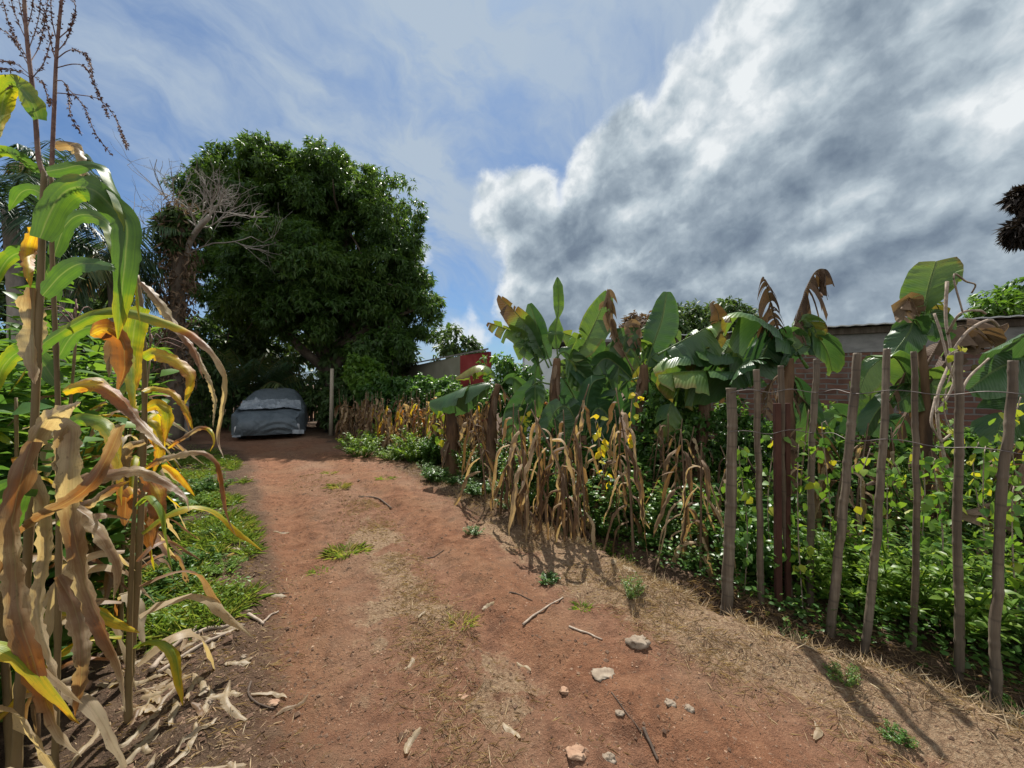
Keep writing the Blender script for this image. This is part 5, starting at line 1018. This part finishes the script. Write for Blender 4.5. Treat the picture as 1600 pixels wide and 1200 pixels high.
# ------------------------------------------------------------------ bananas
def banana_leaf(parent, loc, pts, d, wpx, roll=0, fold=25, tears=3, dry=(.1, .2), seed=0, droop=.25, prof=None, mat='banana', name='leaf', gap=.0, petiole=.12):
    r = np.random.default_rng(seed * 7 + 3); dd = np.broadcast_to(d, (len(pts),)).astype(float); q = np.array([W(x, y, z) for (x, y), z in zip(pts, dd)]); n = 49; P = resample(q, n); s = np.linspace(0, 1, n)
    L = np.linalg.norm(np.diff(P, axis=0), axis=1).sum(); tg = unit(np.gradient(P, axis=0)); view = unit(P - np.array([0, 0, CAMH])); s0 = unit(np.cross(tg, view)); s1 = np.cross(s0, tg); ang = R(roll)
    side = s0 * math.cos(ang) + s1 * math.sin(ang); nm = np.cross(tg, side); nm = np.where((nm[:, 2:3] < 0), -nm, nm)
    wmax = wpx * np.mean(dd) / F * .5
    x0 = np.clip((s - petiole) / (1 - petiole), 0, 1); wf = (np.sin(np.pi * np.clip(x0 * .93 + .04, 0, 1)) ** .62 * (s > petiole)) if prof is None else np.interp(s, np.linspace(0, 1, len(prof)), prof)
    dr = np.interp(s, np.linspace(0, 1, len(dry)), dry)
    mb = MB(); mb.tube(P, np.interp(s, [0, .15, 1], [.018, .012, .003]) * (.6 + wmax * 1.6), 6, .30 if dr.mean() < .45 else .8); nc = 6
    for sg in (-1, 1):
        cuts = np.sort(r.uniform(petiole + .05, .97, tears)) if tears else np.array([]); bd = np.r_[petiole, cuts, 1.0]
        for a, b_ in zip(bd[:-1], bd[1:]):
            m = max(3, int((b_ - a) * 46)); si = np.linspace(a, b_ - gap * (b_ - a), m); g = lambda arr: np.stack([np.interp(si, s, arr[:, k]) for k in range(3)], 1)
            p, sd, nn, tt = g(P), unit(g(side)), unit(g(nm)), unit(g(tg)); wi = np.interp(si, s, wf) * wmax; f = R(fold) + (r.normal(0, .32) if tears else 0) + .10 * np.sin(si * 13 + seed); u = np.linspace(0, 1, nc); dseg = r.normal(0, .05) if tears else 0
            lean = (r.normal(0, .16) if tears else 0) + .28
            dirv = sd * (sg * np.cos(f))[:, None] - nn * np.sin(f)[:, None] + tt * lean
            V = p[:, None] + dirv[:, None] * (u[None, :, None] * wi[:, None, None]); V[..., 2] -= droop * (u[None] ** 2) * wi[:, None] * (1 + abs(r.normal(0, .5)) * bool(tears)); V += (nn * (.035 * np.sin(si * 60 + seed))[:, None])[:, None] * (u[None, :, None] * wmax)
            A = np.zeros((m, nc, 3)); A[..., 0] = .5 + sg * u[None] * .5; A[..., 1] = si[:, None] - .10 * u[None]; A[..., 2] = np.interp(si, s, dr)[:, None] + dseg + (u[None] > .9) * .18 * r.random() ; mb.grid(V, np.clip(A, 0, 1))
    return mb.build(name, M[mat], parent, loc)
def pseudostem(parent, loc, pts, d, w0, w1, name='pseudostem', lump=.22):
    q = resample(np.array([W(x, y, d) for x, y in pts]), 40); mb = MB(); mb.tube(q, np.linspace(w0, w1, 40) * .5 * d / F, 14, lump=lump, seed=int(pts[0][0])); o = mb.build(name, M['pseudo'], parent, loc)
    r = np.random.default_rng(int(pts[0][0])); mb = MB()            # peeling sheaths
    for k in range(9):
        i = r.integers(8, 38); a = r.uniform(0, 6.28); h = np.array([math.cos(a), math.sin(a), 0]); rad = np.interp(i, [0, 39], [w0, w1]) * .5 * d / F; c = q[i] + h * rad * 1.02
        s = np.linspace(0, 1, 10); path = c + h * (.10 * np.sin(s * 2.2) * rad / .1)[:, None] - np.array([0, 0, 1]) * (s * r.uniform(.15, .45))[:, None]; ribbon(mb, path, BLADE(10) * r.uniform(.04, .09), np.array([-h[1], h[0], 0]), r.uniform(.2, .8), .3, .25, 4, k)
    mb.build('dead_sheath', M['drybanana'], parent, loc); return o
def banana(label, base_px, d, stempts, w0, w1, leaves, seed):
    loc = at(*W(base_px, 600, d)[:2]); t = thing('banana_plant', label, 'banana plant', loc, 'banana plants in the plot'); pseudostem(t, loc, [(base_px, 600 + (CAMH - loc[2]) / d * F)] + stempts, d, w0 * .9, w1 * (.5 if seed > 1 else .9))
    for i, lf in enumerate(leaves):
        kw = dict(lf[3]) if len(lf) > 3 else {}; dd = kw.pop('d', d); banana_leaf(t, loc, lf[0], dd, lf[1], dry=lf[2], seed=seed * 20 + i, **kw)
    return t
DRY = dict(mat='drybanana', droop=.7, tears=9, gap=.25, fold=60)
banana('lone brown banana stump with almost no leaves beside the sunlit weeds', 705, 6.9, [(707, 690), (704, 640)], 24, 19, [([(704, 645), (715, 640), (716, 690), (712, 730)], 22, (.3, .6), DRY), ([(704, 642), (696, 650), (694, 690)], 14, (.2, .5), DRY)], 1)
banana('banana with black trunk and one wide leaf drooping left like an awning', 766, 6.5, [(766, 700), (770, 640), (778, 600)], 26, 18,
       [([(780, 606), (762, 598), (730, 604), (700, 616), (672, 626)], 46, (.12, .1, .2), dict(roll=62, fold=48, tears=4, droop=.5)), ([(782, 602), (800, 640), (798, 690)], 22, (.4, .7), DRY), ([(780, 600), (765, 575), (742, 572), (712, 590)], 34, (.3, .45), dict(roll=60, fold=45, tears=5, d=6.8)), ([(778, 610), (758, 640), (752, 690)], 24, (.2, .5), DRY), ([(780, 604), (800, 590), (822, 612), (826, 650)], 36, (.1, .3), dict(tears=3, fold=30))], 2)
banana('big green banana clump with a tall rolled leaf standing at its centre', 862, 6.1, [(862, 720), (866, 620), (870, 560)], 34, 22,
       [([(872, 560), (868, 520), (873, 480), (871, 433)], 46, (.22, .26, .2), dict(prof=(0, .2, .75, .7, .12, .42, .48, .46, .05), fold=38, tears=0)),
        ([(858, 575), (838, 535), (812, 495), (778, 462)], 40, (.1, .1, .15, .62, .7), dict(tears=7, fold=28, roll=15)), ([(848, 585), (830, 545), (805, 520), (762, 504)], 34, (.1, .12, .3, .6), dict(tears=9, fold=50, roll=20)),
        ([(846, 590), (832, 520), (820, 500), (814, 530), (812, 562)], 36, (.30, .32, .3), dict(fold=12, tears=1, prof=(0, 0, .5, 1, 1, .9, .6, .1))), ([(862, 572), (846, 530), (836, 500), (828, 474)], 36, (.08, .1, .12), dict(fold=20, tears=1)),
        ([(880, 575), (908, 545), (932, 500), (950, 456)], 50, (.26, .28, .2), dict(fold=18, tears=2, roll=-10)), ([(868, 560), (882, 550), (905, 572), (928, 596)], 56, (.06, .08, .1), dict(fold=15, tears=1, roll=5)), ([(880, 590), (905, 560), (930, 540), (940, 530)], 44, (.05, .08), dict(fold=20, tears=1)),
        ([(868, 585), (880, 590), (905, 640), (912, 690)], 60, (.03, .06, .1), dict(fold=25, tears=2)), ([(860, 600), (835, 600), (812, 640), (800, 690)], 50, (.05, .1, .2), dict(fold=30, tears=4)), ([(866, 570), (884, 572), (886, 585)], 30, (.3, .34), dict(fold=10, tears=0)), ([(872, 566), (910, 585), (940, 630), (945, 670)], 60, (.05, .08, .3), dict(fold=35, tears=4)),
        ([(866, 600), (862, 640), (868, 700)], 30, (.3, .6), DRY), ([(850, 560), (838, 575), (836, 610), (838, 650)], 40, (.05, .1, .3), dict(fold=30, tears=3))], 3)
banana('banana with one dark blade like leaf standing upright before the cloud', 995, 5.7, [(998, 740), (1003, 640), (1006, 570)], 34, 22,
       [([(1010, 575), (1018, 545), (1034, 500), (1042, 456)], 50, (.10, .05, .06), dict(fold=16, tears=0, roll=8)), ([(990, 580), (965, 530), (948, 480), (950, 450), (956, 480), (960, 530)], 30, (.6, .8, .9), DRY), ([(1002, 575), (985, 530), (980, 520), (968, 570), (965, 610)], 44, (.12, .15, .2), dict(fold=24, tears=3)), ([(1000, 570), (1012, 540), (996, 535), (978, 555)], 30, (.1, .55), dict(fold=24, tears=3)), ([(1000, 590), (975, 600), (950, 640), (940, 690)], 56, (.03, .06, .1), dict(fold=28, tears=3)), ([(1005, 580), (1020, 600), (1040, 650), (1050, 720)], 50, (.05, .1, .2), dict(fold=35, tears=4)),
        ([(1000, 560), (990, 520), (985, 505), (1000, 508)], 26, (.6, .7), dict(mat='drybanana', tears=5, fold=40)), ([(1002, 590), (990, 620), (985, 660)], 46, (.03, .08), dict(fold=30, tears=2)), ([(1004, 580), (1020, 555), (1045, 548), (1070, 560)], 36, (.1, .2), dict(fold=40, roll=50, tears=3)), ([(995, 600), (965, 570), (945, 560), (925, 580)], 40, (.06, .1), dict(fold=30, roll=20, tears=2))], 4)
banana('banana with long horizontal leaves stacked one above another behind the short stake', 1085, 5.0, [(1090, 720), (1100, 640), (1105, 590)], 32, 22,
       [([(1030, 553), (1060, 538), (1090, 520), (1116, 503)], 10, (.3, .3), dict(fold=80, tears=0, prof=(.2, .3, .3, .3, .2))), ([(1028, 554), (1060, 536), (1095, 517), (1125, 500)], 64, (.08, .12, .5), dict(roll=55, fold=10, tears=3, droop=.6)),
        ([(1190, 566), (1150, 556), (1090, 545), (1045, 556), (1020, 576)], 66, (.06, .1, .16, .5), dict(roll=58, fold=38, tears=3, droop=.4)), ([(1200, 585), (1150, 582), (1080, 580), (1028, 586)], 70, (.04, .06, .3, .4), dict(roll=62, fold=45, tears=4, droop=.5, d=4.8)), ([(1110, 560), (1122, 520), (1122, 490), (1112, 472)], 34, (.4, .55, .9), dict(tears=4, fold=40)), ([(1108, 580), (1135, 545), (1145, 530), (1150, 560), (1145, 590)], 56, (.2, .3, .15), dict(fold=20, tears=2)),
        ([(1100, 585), (1092, 560), (1095, 545), (1080, 580)], 40, (.1, .6), dict(fold=30, tears=3)), ([(1100, 590), (1070, 600), (1045, 640), (1040, 690)], 46, (.1, .2, .5), dict(fold=35, tears=5)), ([(1105, 590), (1130, 600), (1150, 650)], 40, (.3, .6), DRY)], 5)
banana('banana with two shredded dead leaves standing up like feathers against the sky', 1228, 4.5, [(1228, 740), (1228, 640), (1232, 560)], 40, 26,
       [([(1262, 575), (1230, 530), (1190, 502), (1150, 490), (1128, 496)], 84, (.04, .06, .1, .5), dict(roll=48, fold=42, tears=5, droop=.5)), ([(1218, 520), (1208, 490), (1200, 455), (1192, 432)], 44, (.3, .1, .25), dict(mat='drybanana', tears=12, gap=.10, fold=50, droop=1.2, petiole=.02)), ([(1238, 525), (1250, 480), (1270, 430), (1286, 420), (1292, 432)], 50, (.5, .1, .2, .3), dict(mat='drybanana', tears=11, gap=.08, fold=60, droop=1.3, petiole=.02, roll=25)),
        ([(1232, 560), (1242, 520), (1262, 512), (1290, 545), (1300, 580)], 56, (.2, .12, .3), dict(fold=30, roll=30, tears=4, droop=.4)), ([(1232, 555), (1222, 525), (1212, 520), (1190, 560), (1182, 600)], 64, (.05, .06, .2), dict(fold=30, tears=4)), ([(1228, 575), (1200, 560), (1160, 570), (1140, 600)], 60, (.04, .06, .1), dict(roll=50, fold=40, tears=3)),
        ([(1230, 580), (1250, 600), (1262, 650), (1266, 700)], 50, (.03, .1, .3), dict(fold=40, tears=4)), ([(1226, 580), (1205, 600), (1196, 650)], 44, (.5, .8), DRY), ([(1240, 520), (1252, 500), (1268, 505), (1280, 530)], 36, (.25, .5), dict(fold=30, tears=5)), ([(1232, 600), (1280, 660), (1290, 740), (1272, 800)], 40, (.3, .6), DRY), ([(1234, 560), (1250, 535), (1236, 520), (1222, 540)], 30, (.16, .2), dict(fold=10, tears=1, roll=15))], 6)
banana('slim banana with an upright leaf split in two halves above the brick wall', 1446, 3.9, [(1446, 760), (1444, 640), (1440, 540)], 30, 20,
       [([(1440, 520), (1446, 480), (1452, 445), (1463, 408)], 66, (.34, .28, .3, .5), dict(fold=14, tears=1, droop=.05, prof=(0, 0, .05, .6, .95, 1, .95, .85, .6))), ([(1444, 535), (1430, 500), (1420, 520), (1396, 552)], 50, (.12, .08, .1), dict(fold=22, tears=0, roll=12)), ([(1442, 530), (1450, 500), (1460, 500), (1470, 530)], 44, (.2, .14), dict(fold=25, tears=1)), ([(1438, 500), (1425, 470), (1418, 468), (1412, 500)], 36, (.5, .8), dict(mat='drybanana', fold=30, tears=4)), ([(1440, 490), (1448, 470), (1462, 475), (1470, 490)], 30, (.2, .55), dict(fold=25, tears=3)),
        ([(1436, 590), (1420, 575), (1400, 610), (1380, 640)], 30, (.3, .6), DRY), ([(1444, 640), (1455, 590), (1440, 600), (1400, 632)], 58, (.32, .3, .14), dict(fold=14, tears=0, roll=10)), ([(1436, 600), (1420, 640), (1400, 680)], 34, (.2, .5), DRY), ([(1448, 570), (1480, 520), (1520, 510), (1560, 545)], 58, (.2, .4, .5), dict(mat='drybanana', fold=40, roll=35, tears=4, droop=.4)), ([(1450, 600), (1500, 540), (1540, 520), (1575, 505)], 40, (.1, .3, .5), dict(mat='drybanana', fold=45, roll=30, tears=5)), ([(1440, 640), (1400, 560), (1360, 575), (1340, 620)], 50, (.1, .28, .34), dict(fold=22, tears=1)), ([(1446, 620), (1470, 680), (1475, 740)], 30, (.3, .6), DRY), ([(1442, 610), (1412, 600), (1372, 640), (1350, 680)], 40, (.06, .14), dict(fold=35, roll=30, tears=3))], 7)
banana('banana outside the right edge reaching in with a pale grey green leaf', 1680, 3.3, [(1675, 760), (1668, 640), (1660, 560)], 40, 28,
       [([(1670, 500), (1640, 508), (1590, 528), (1535, 553)], 66, (.14, .1, .12), dict(roll=50, fold=24, tears=3, droop=.3)), ([(1660, 570), (1610, 560), (1560, 575), (1512, 610)], 74, (.08, .06, .12), dict(roll=40, fold=30, tears=2)), ([(1660, 600), (1610, 610), (1570, 650), (1555, 690)], 70, (.05, .1, .2), dict(roll=20, fold=30, tears=3)), ([(1662, 620), (1600, 720), (1560, 800), (1520, 860)], 50, (.4, .7, .8), DRY), ([(1660, 640), (1620, 730), (1575, 780), (1500, 800)], 50, (.4, .7, .8), dict(DRY, roll=30)), ([(1662, 620), (1620, 780), (1590, 880), (1580, 960)], 60, (.3, .6, .7), DRY), ([(1660, 560), (1600, 545), (1560, 550), (1520, 580)], 50, (.1, .2, .5), dict(roll=45, fold=35, tears=3, d=3.6)), ([(1660, 650), (1615, 690), (1570, 700), (1545, 740)], 50, (.4, .7), DRY)], 8)
banana('low banana sucker with dark leaves in front of the pale hut', 905, 5.6, [(908, 740), (912, 680)], 26, 18, [([(912, 690), (890, 640), (870, 640), (850, 680)], 50, (.03, .08), dict(fold=30, tears=2)), ([(912, 690), (930, 640), (950, 650), (965, 700)], 56, (.03, .08), dict(fold=30, tears=2)), ([(912, 690), (915, 640), (925, 600), (945, 590)], 50, (.05, .08), dict(fold=25, tears=1)), ([(912, 690), (900, 660), (880, 690), (870, 740)], 40, (.1, .3), dict(fold=30, tears=3)), ([(912, 690), (930, 680), (940, 720), (940, 760)], 50, (.05, .2), dict(fold=30, tears=3))], 9)
banana('banana behind the big clump with bright backlit leaves crowding its right side', 935, 7.0, [(936, 700), (938, 620)], 30, 20, [([(938, 620), (915, 560), (900, 530), (880, 520)], 46, (.2, .25, .4), dict(fold=25, tears=6)), ([(938, 620), (925, 560), (925, 520), (935, 490)], 44, (.26, .3), dict(fold=18, tears=3)), ([(938, 620), (955, 560), (975, 540), (995, 560)], 46, (.2, .3), dict(fold=28, tears=6)), ([(938, 620), (965, 580), (985, 600), (1000, 650)], 46, (.12, .3), dict(fold=35, tears=7)), ([(938, 620), (900, 590), (880, 610), (870, 660)], 46, (.12, .2), dict(fold=35, tears=5))], 11)
banana('banana between the upright blade and the horizontal leaves, low and overlapping both', 1052, 5.9, [(1052, 720), (1054, 630)], 30, 20, [([(1054, 630), (1035, 570), (1010, 560), (985, 590)], 50, (.15, .2, .5), dict(fold=28, tears=7)), ([(1054, 630), (1050, 570), (1045, 535), (1060, 515)], 44, (.24, .3), dict(fold=18, tears=3)), ([(1054, 630), (1080, 585), (1105, 580), (1130, 610)], 48, (.12, .2), dict(fold=32, tears=6)), ([(1054, 630), (1065, 600), (1075, 640), (1078, 690)], 40, (.3, .6), DRY), ([(1054, 630), (1030, 610), (1015, 640), (1010, 690)], 44, (.1, .2), dict(fold=35, tears=6))], 12)
banana('banana sucker in deep shade at the brick wall behind the thin upright stake', 1350, 4.7, [(1350, 760), (1352, 680)], 30, 20, [([(1352, 690), (1320, 650), (1295, 660), (1280, 700)], 50, (.03, .1), dict(fold=30, tears=2)), ([(1352, 690), (1375, 660), (1395, 660), (1420, 700)], 40, (.03, .1), dict(fold=30, tears=2)), ([(1352, 690), (1358, 640), (1362, 600), (1366, 572)], 34, (.25, .3), dict(fold=20, tears=1)), ([(1352, 690), (1370, 700), (1385, 760)], 40, (.3, .6), DRY), ([(1352, 690), (1330, 710), (1318, 780)], 40, (.3, .6), DRY)], 10)

# leafy hedge and bushes closing the far end of the plot
r7 = np.random.default_rng(55)
def hedge(label, lst, d, n_ros, L, Wd, mat, seed, name='vine_hedge', clump=.3, base=None):
    lo = px_lobes(lst, d); c = np.array([l[:3] for l in lo]).mean(0); b = at(c[0], c[1]); r = np.random.default_rng(seed); t = thing(name, label, 'bush', b); mb = MB()
    for l in lo: mb.tube(resample(np.array([[b[0], b[1], b[2] - .05], [l[0], l[1], l[2] * .6], [l[0], l[1], l[2]]]), 6), .018, 5)
    mb.build('stem', M['bark'], t, b); mb = MB(); crown(mb, lo, clump, n_ros, 6, L, Wd, r); mb.build('foliage', mat, t, b); return t
hedge('vine covered hedge with pale sunlit leaf tops before the olive shed wall', [(590, 612, 34, 18, .6), (630, 614, 40, 16, .4), (672, 612, 40, 18, -.2), (650, 635, 50, 20, 0), (710, 620, 30, 18, -.6)], 11.6, 14, .13, .09, M['weed'], 3)
hedge('bright creeper climbing on the lower mango branches left of the shed', [(560, 570, 14, 26, 0), (572, 598, 18, 14, 0), (612, 548, 22, 8, 2), (585, 590, 20, 20, .3)], 12.2, 14, .15, .1, M['bright'], 5)
hedge('dense green bush in front of the brick wall behind the stooping dry maize', [(1055, 640, 40, 40, 0), (1080, 680, 40, 40, -.3), (1040, 690, 30, 40, 0), (1105, 720, 30, 40, 0)], 5.4, 14, .075, .045, M['weed'], 6, 'leafy_bush', .16)
hedge('dark bush below the shredded banana, behind the rusty posts', [(1165, 660, 30, 40, 0), (1190, 700, 36, 40, .2), (1240, 700, 40, 44, .3), (1300, 690, 40, 50, .4)], 4.9, 14, .07, .04, M['weed'], 7, 'leafy_bush', .16)
hedge('dark bush against the wall behind the vine wound stake', [(1470, 740, 60, 60, .4), (1400, 730, 50, 50, .6), (1545, 740, 60, 60, 0)], 4.3, 12, .07, .04, M['weed'], 8, 'leafy_bush', .16)
hedge('dark undergrowth bush behind the covered car at the mango foot', [(345, 620, 40, 40, -1.2), (405, 598, 34, 22, 1.6), (300, 610, 50, 50, -.6), (250, 620, 50, 50, 0), (455, 600, 26, 20, 1.2)], 14.0, 12, .2, .09, M['tree'], 9, 'leafy_bush', .4)
hedge('dark undergrowth bush right of the mango trunk beside the lone post', [(530, 630, 26, 30, 0), (500, 610, 20, 26, .6), (556, 630, 30, 22, .3)], 13.2, 12, .2, .09, M['tree'], 10, 'leafy_bush', .35)
hedge('green bush in front of the pale hut', [(800, 620, 40, 26, 0), (783, 580, 20, 20, .3), (812, 590, 20, 16, .2), (850, 640, 40, 26, 0), (760, 615, 30, 20, .5), (900, 640, 50, 30, .3)], 8.2, 12, .12, .06, M['weed'], 11, 'leafy_bush', .25)
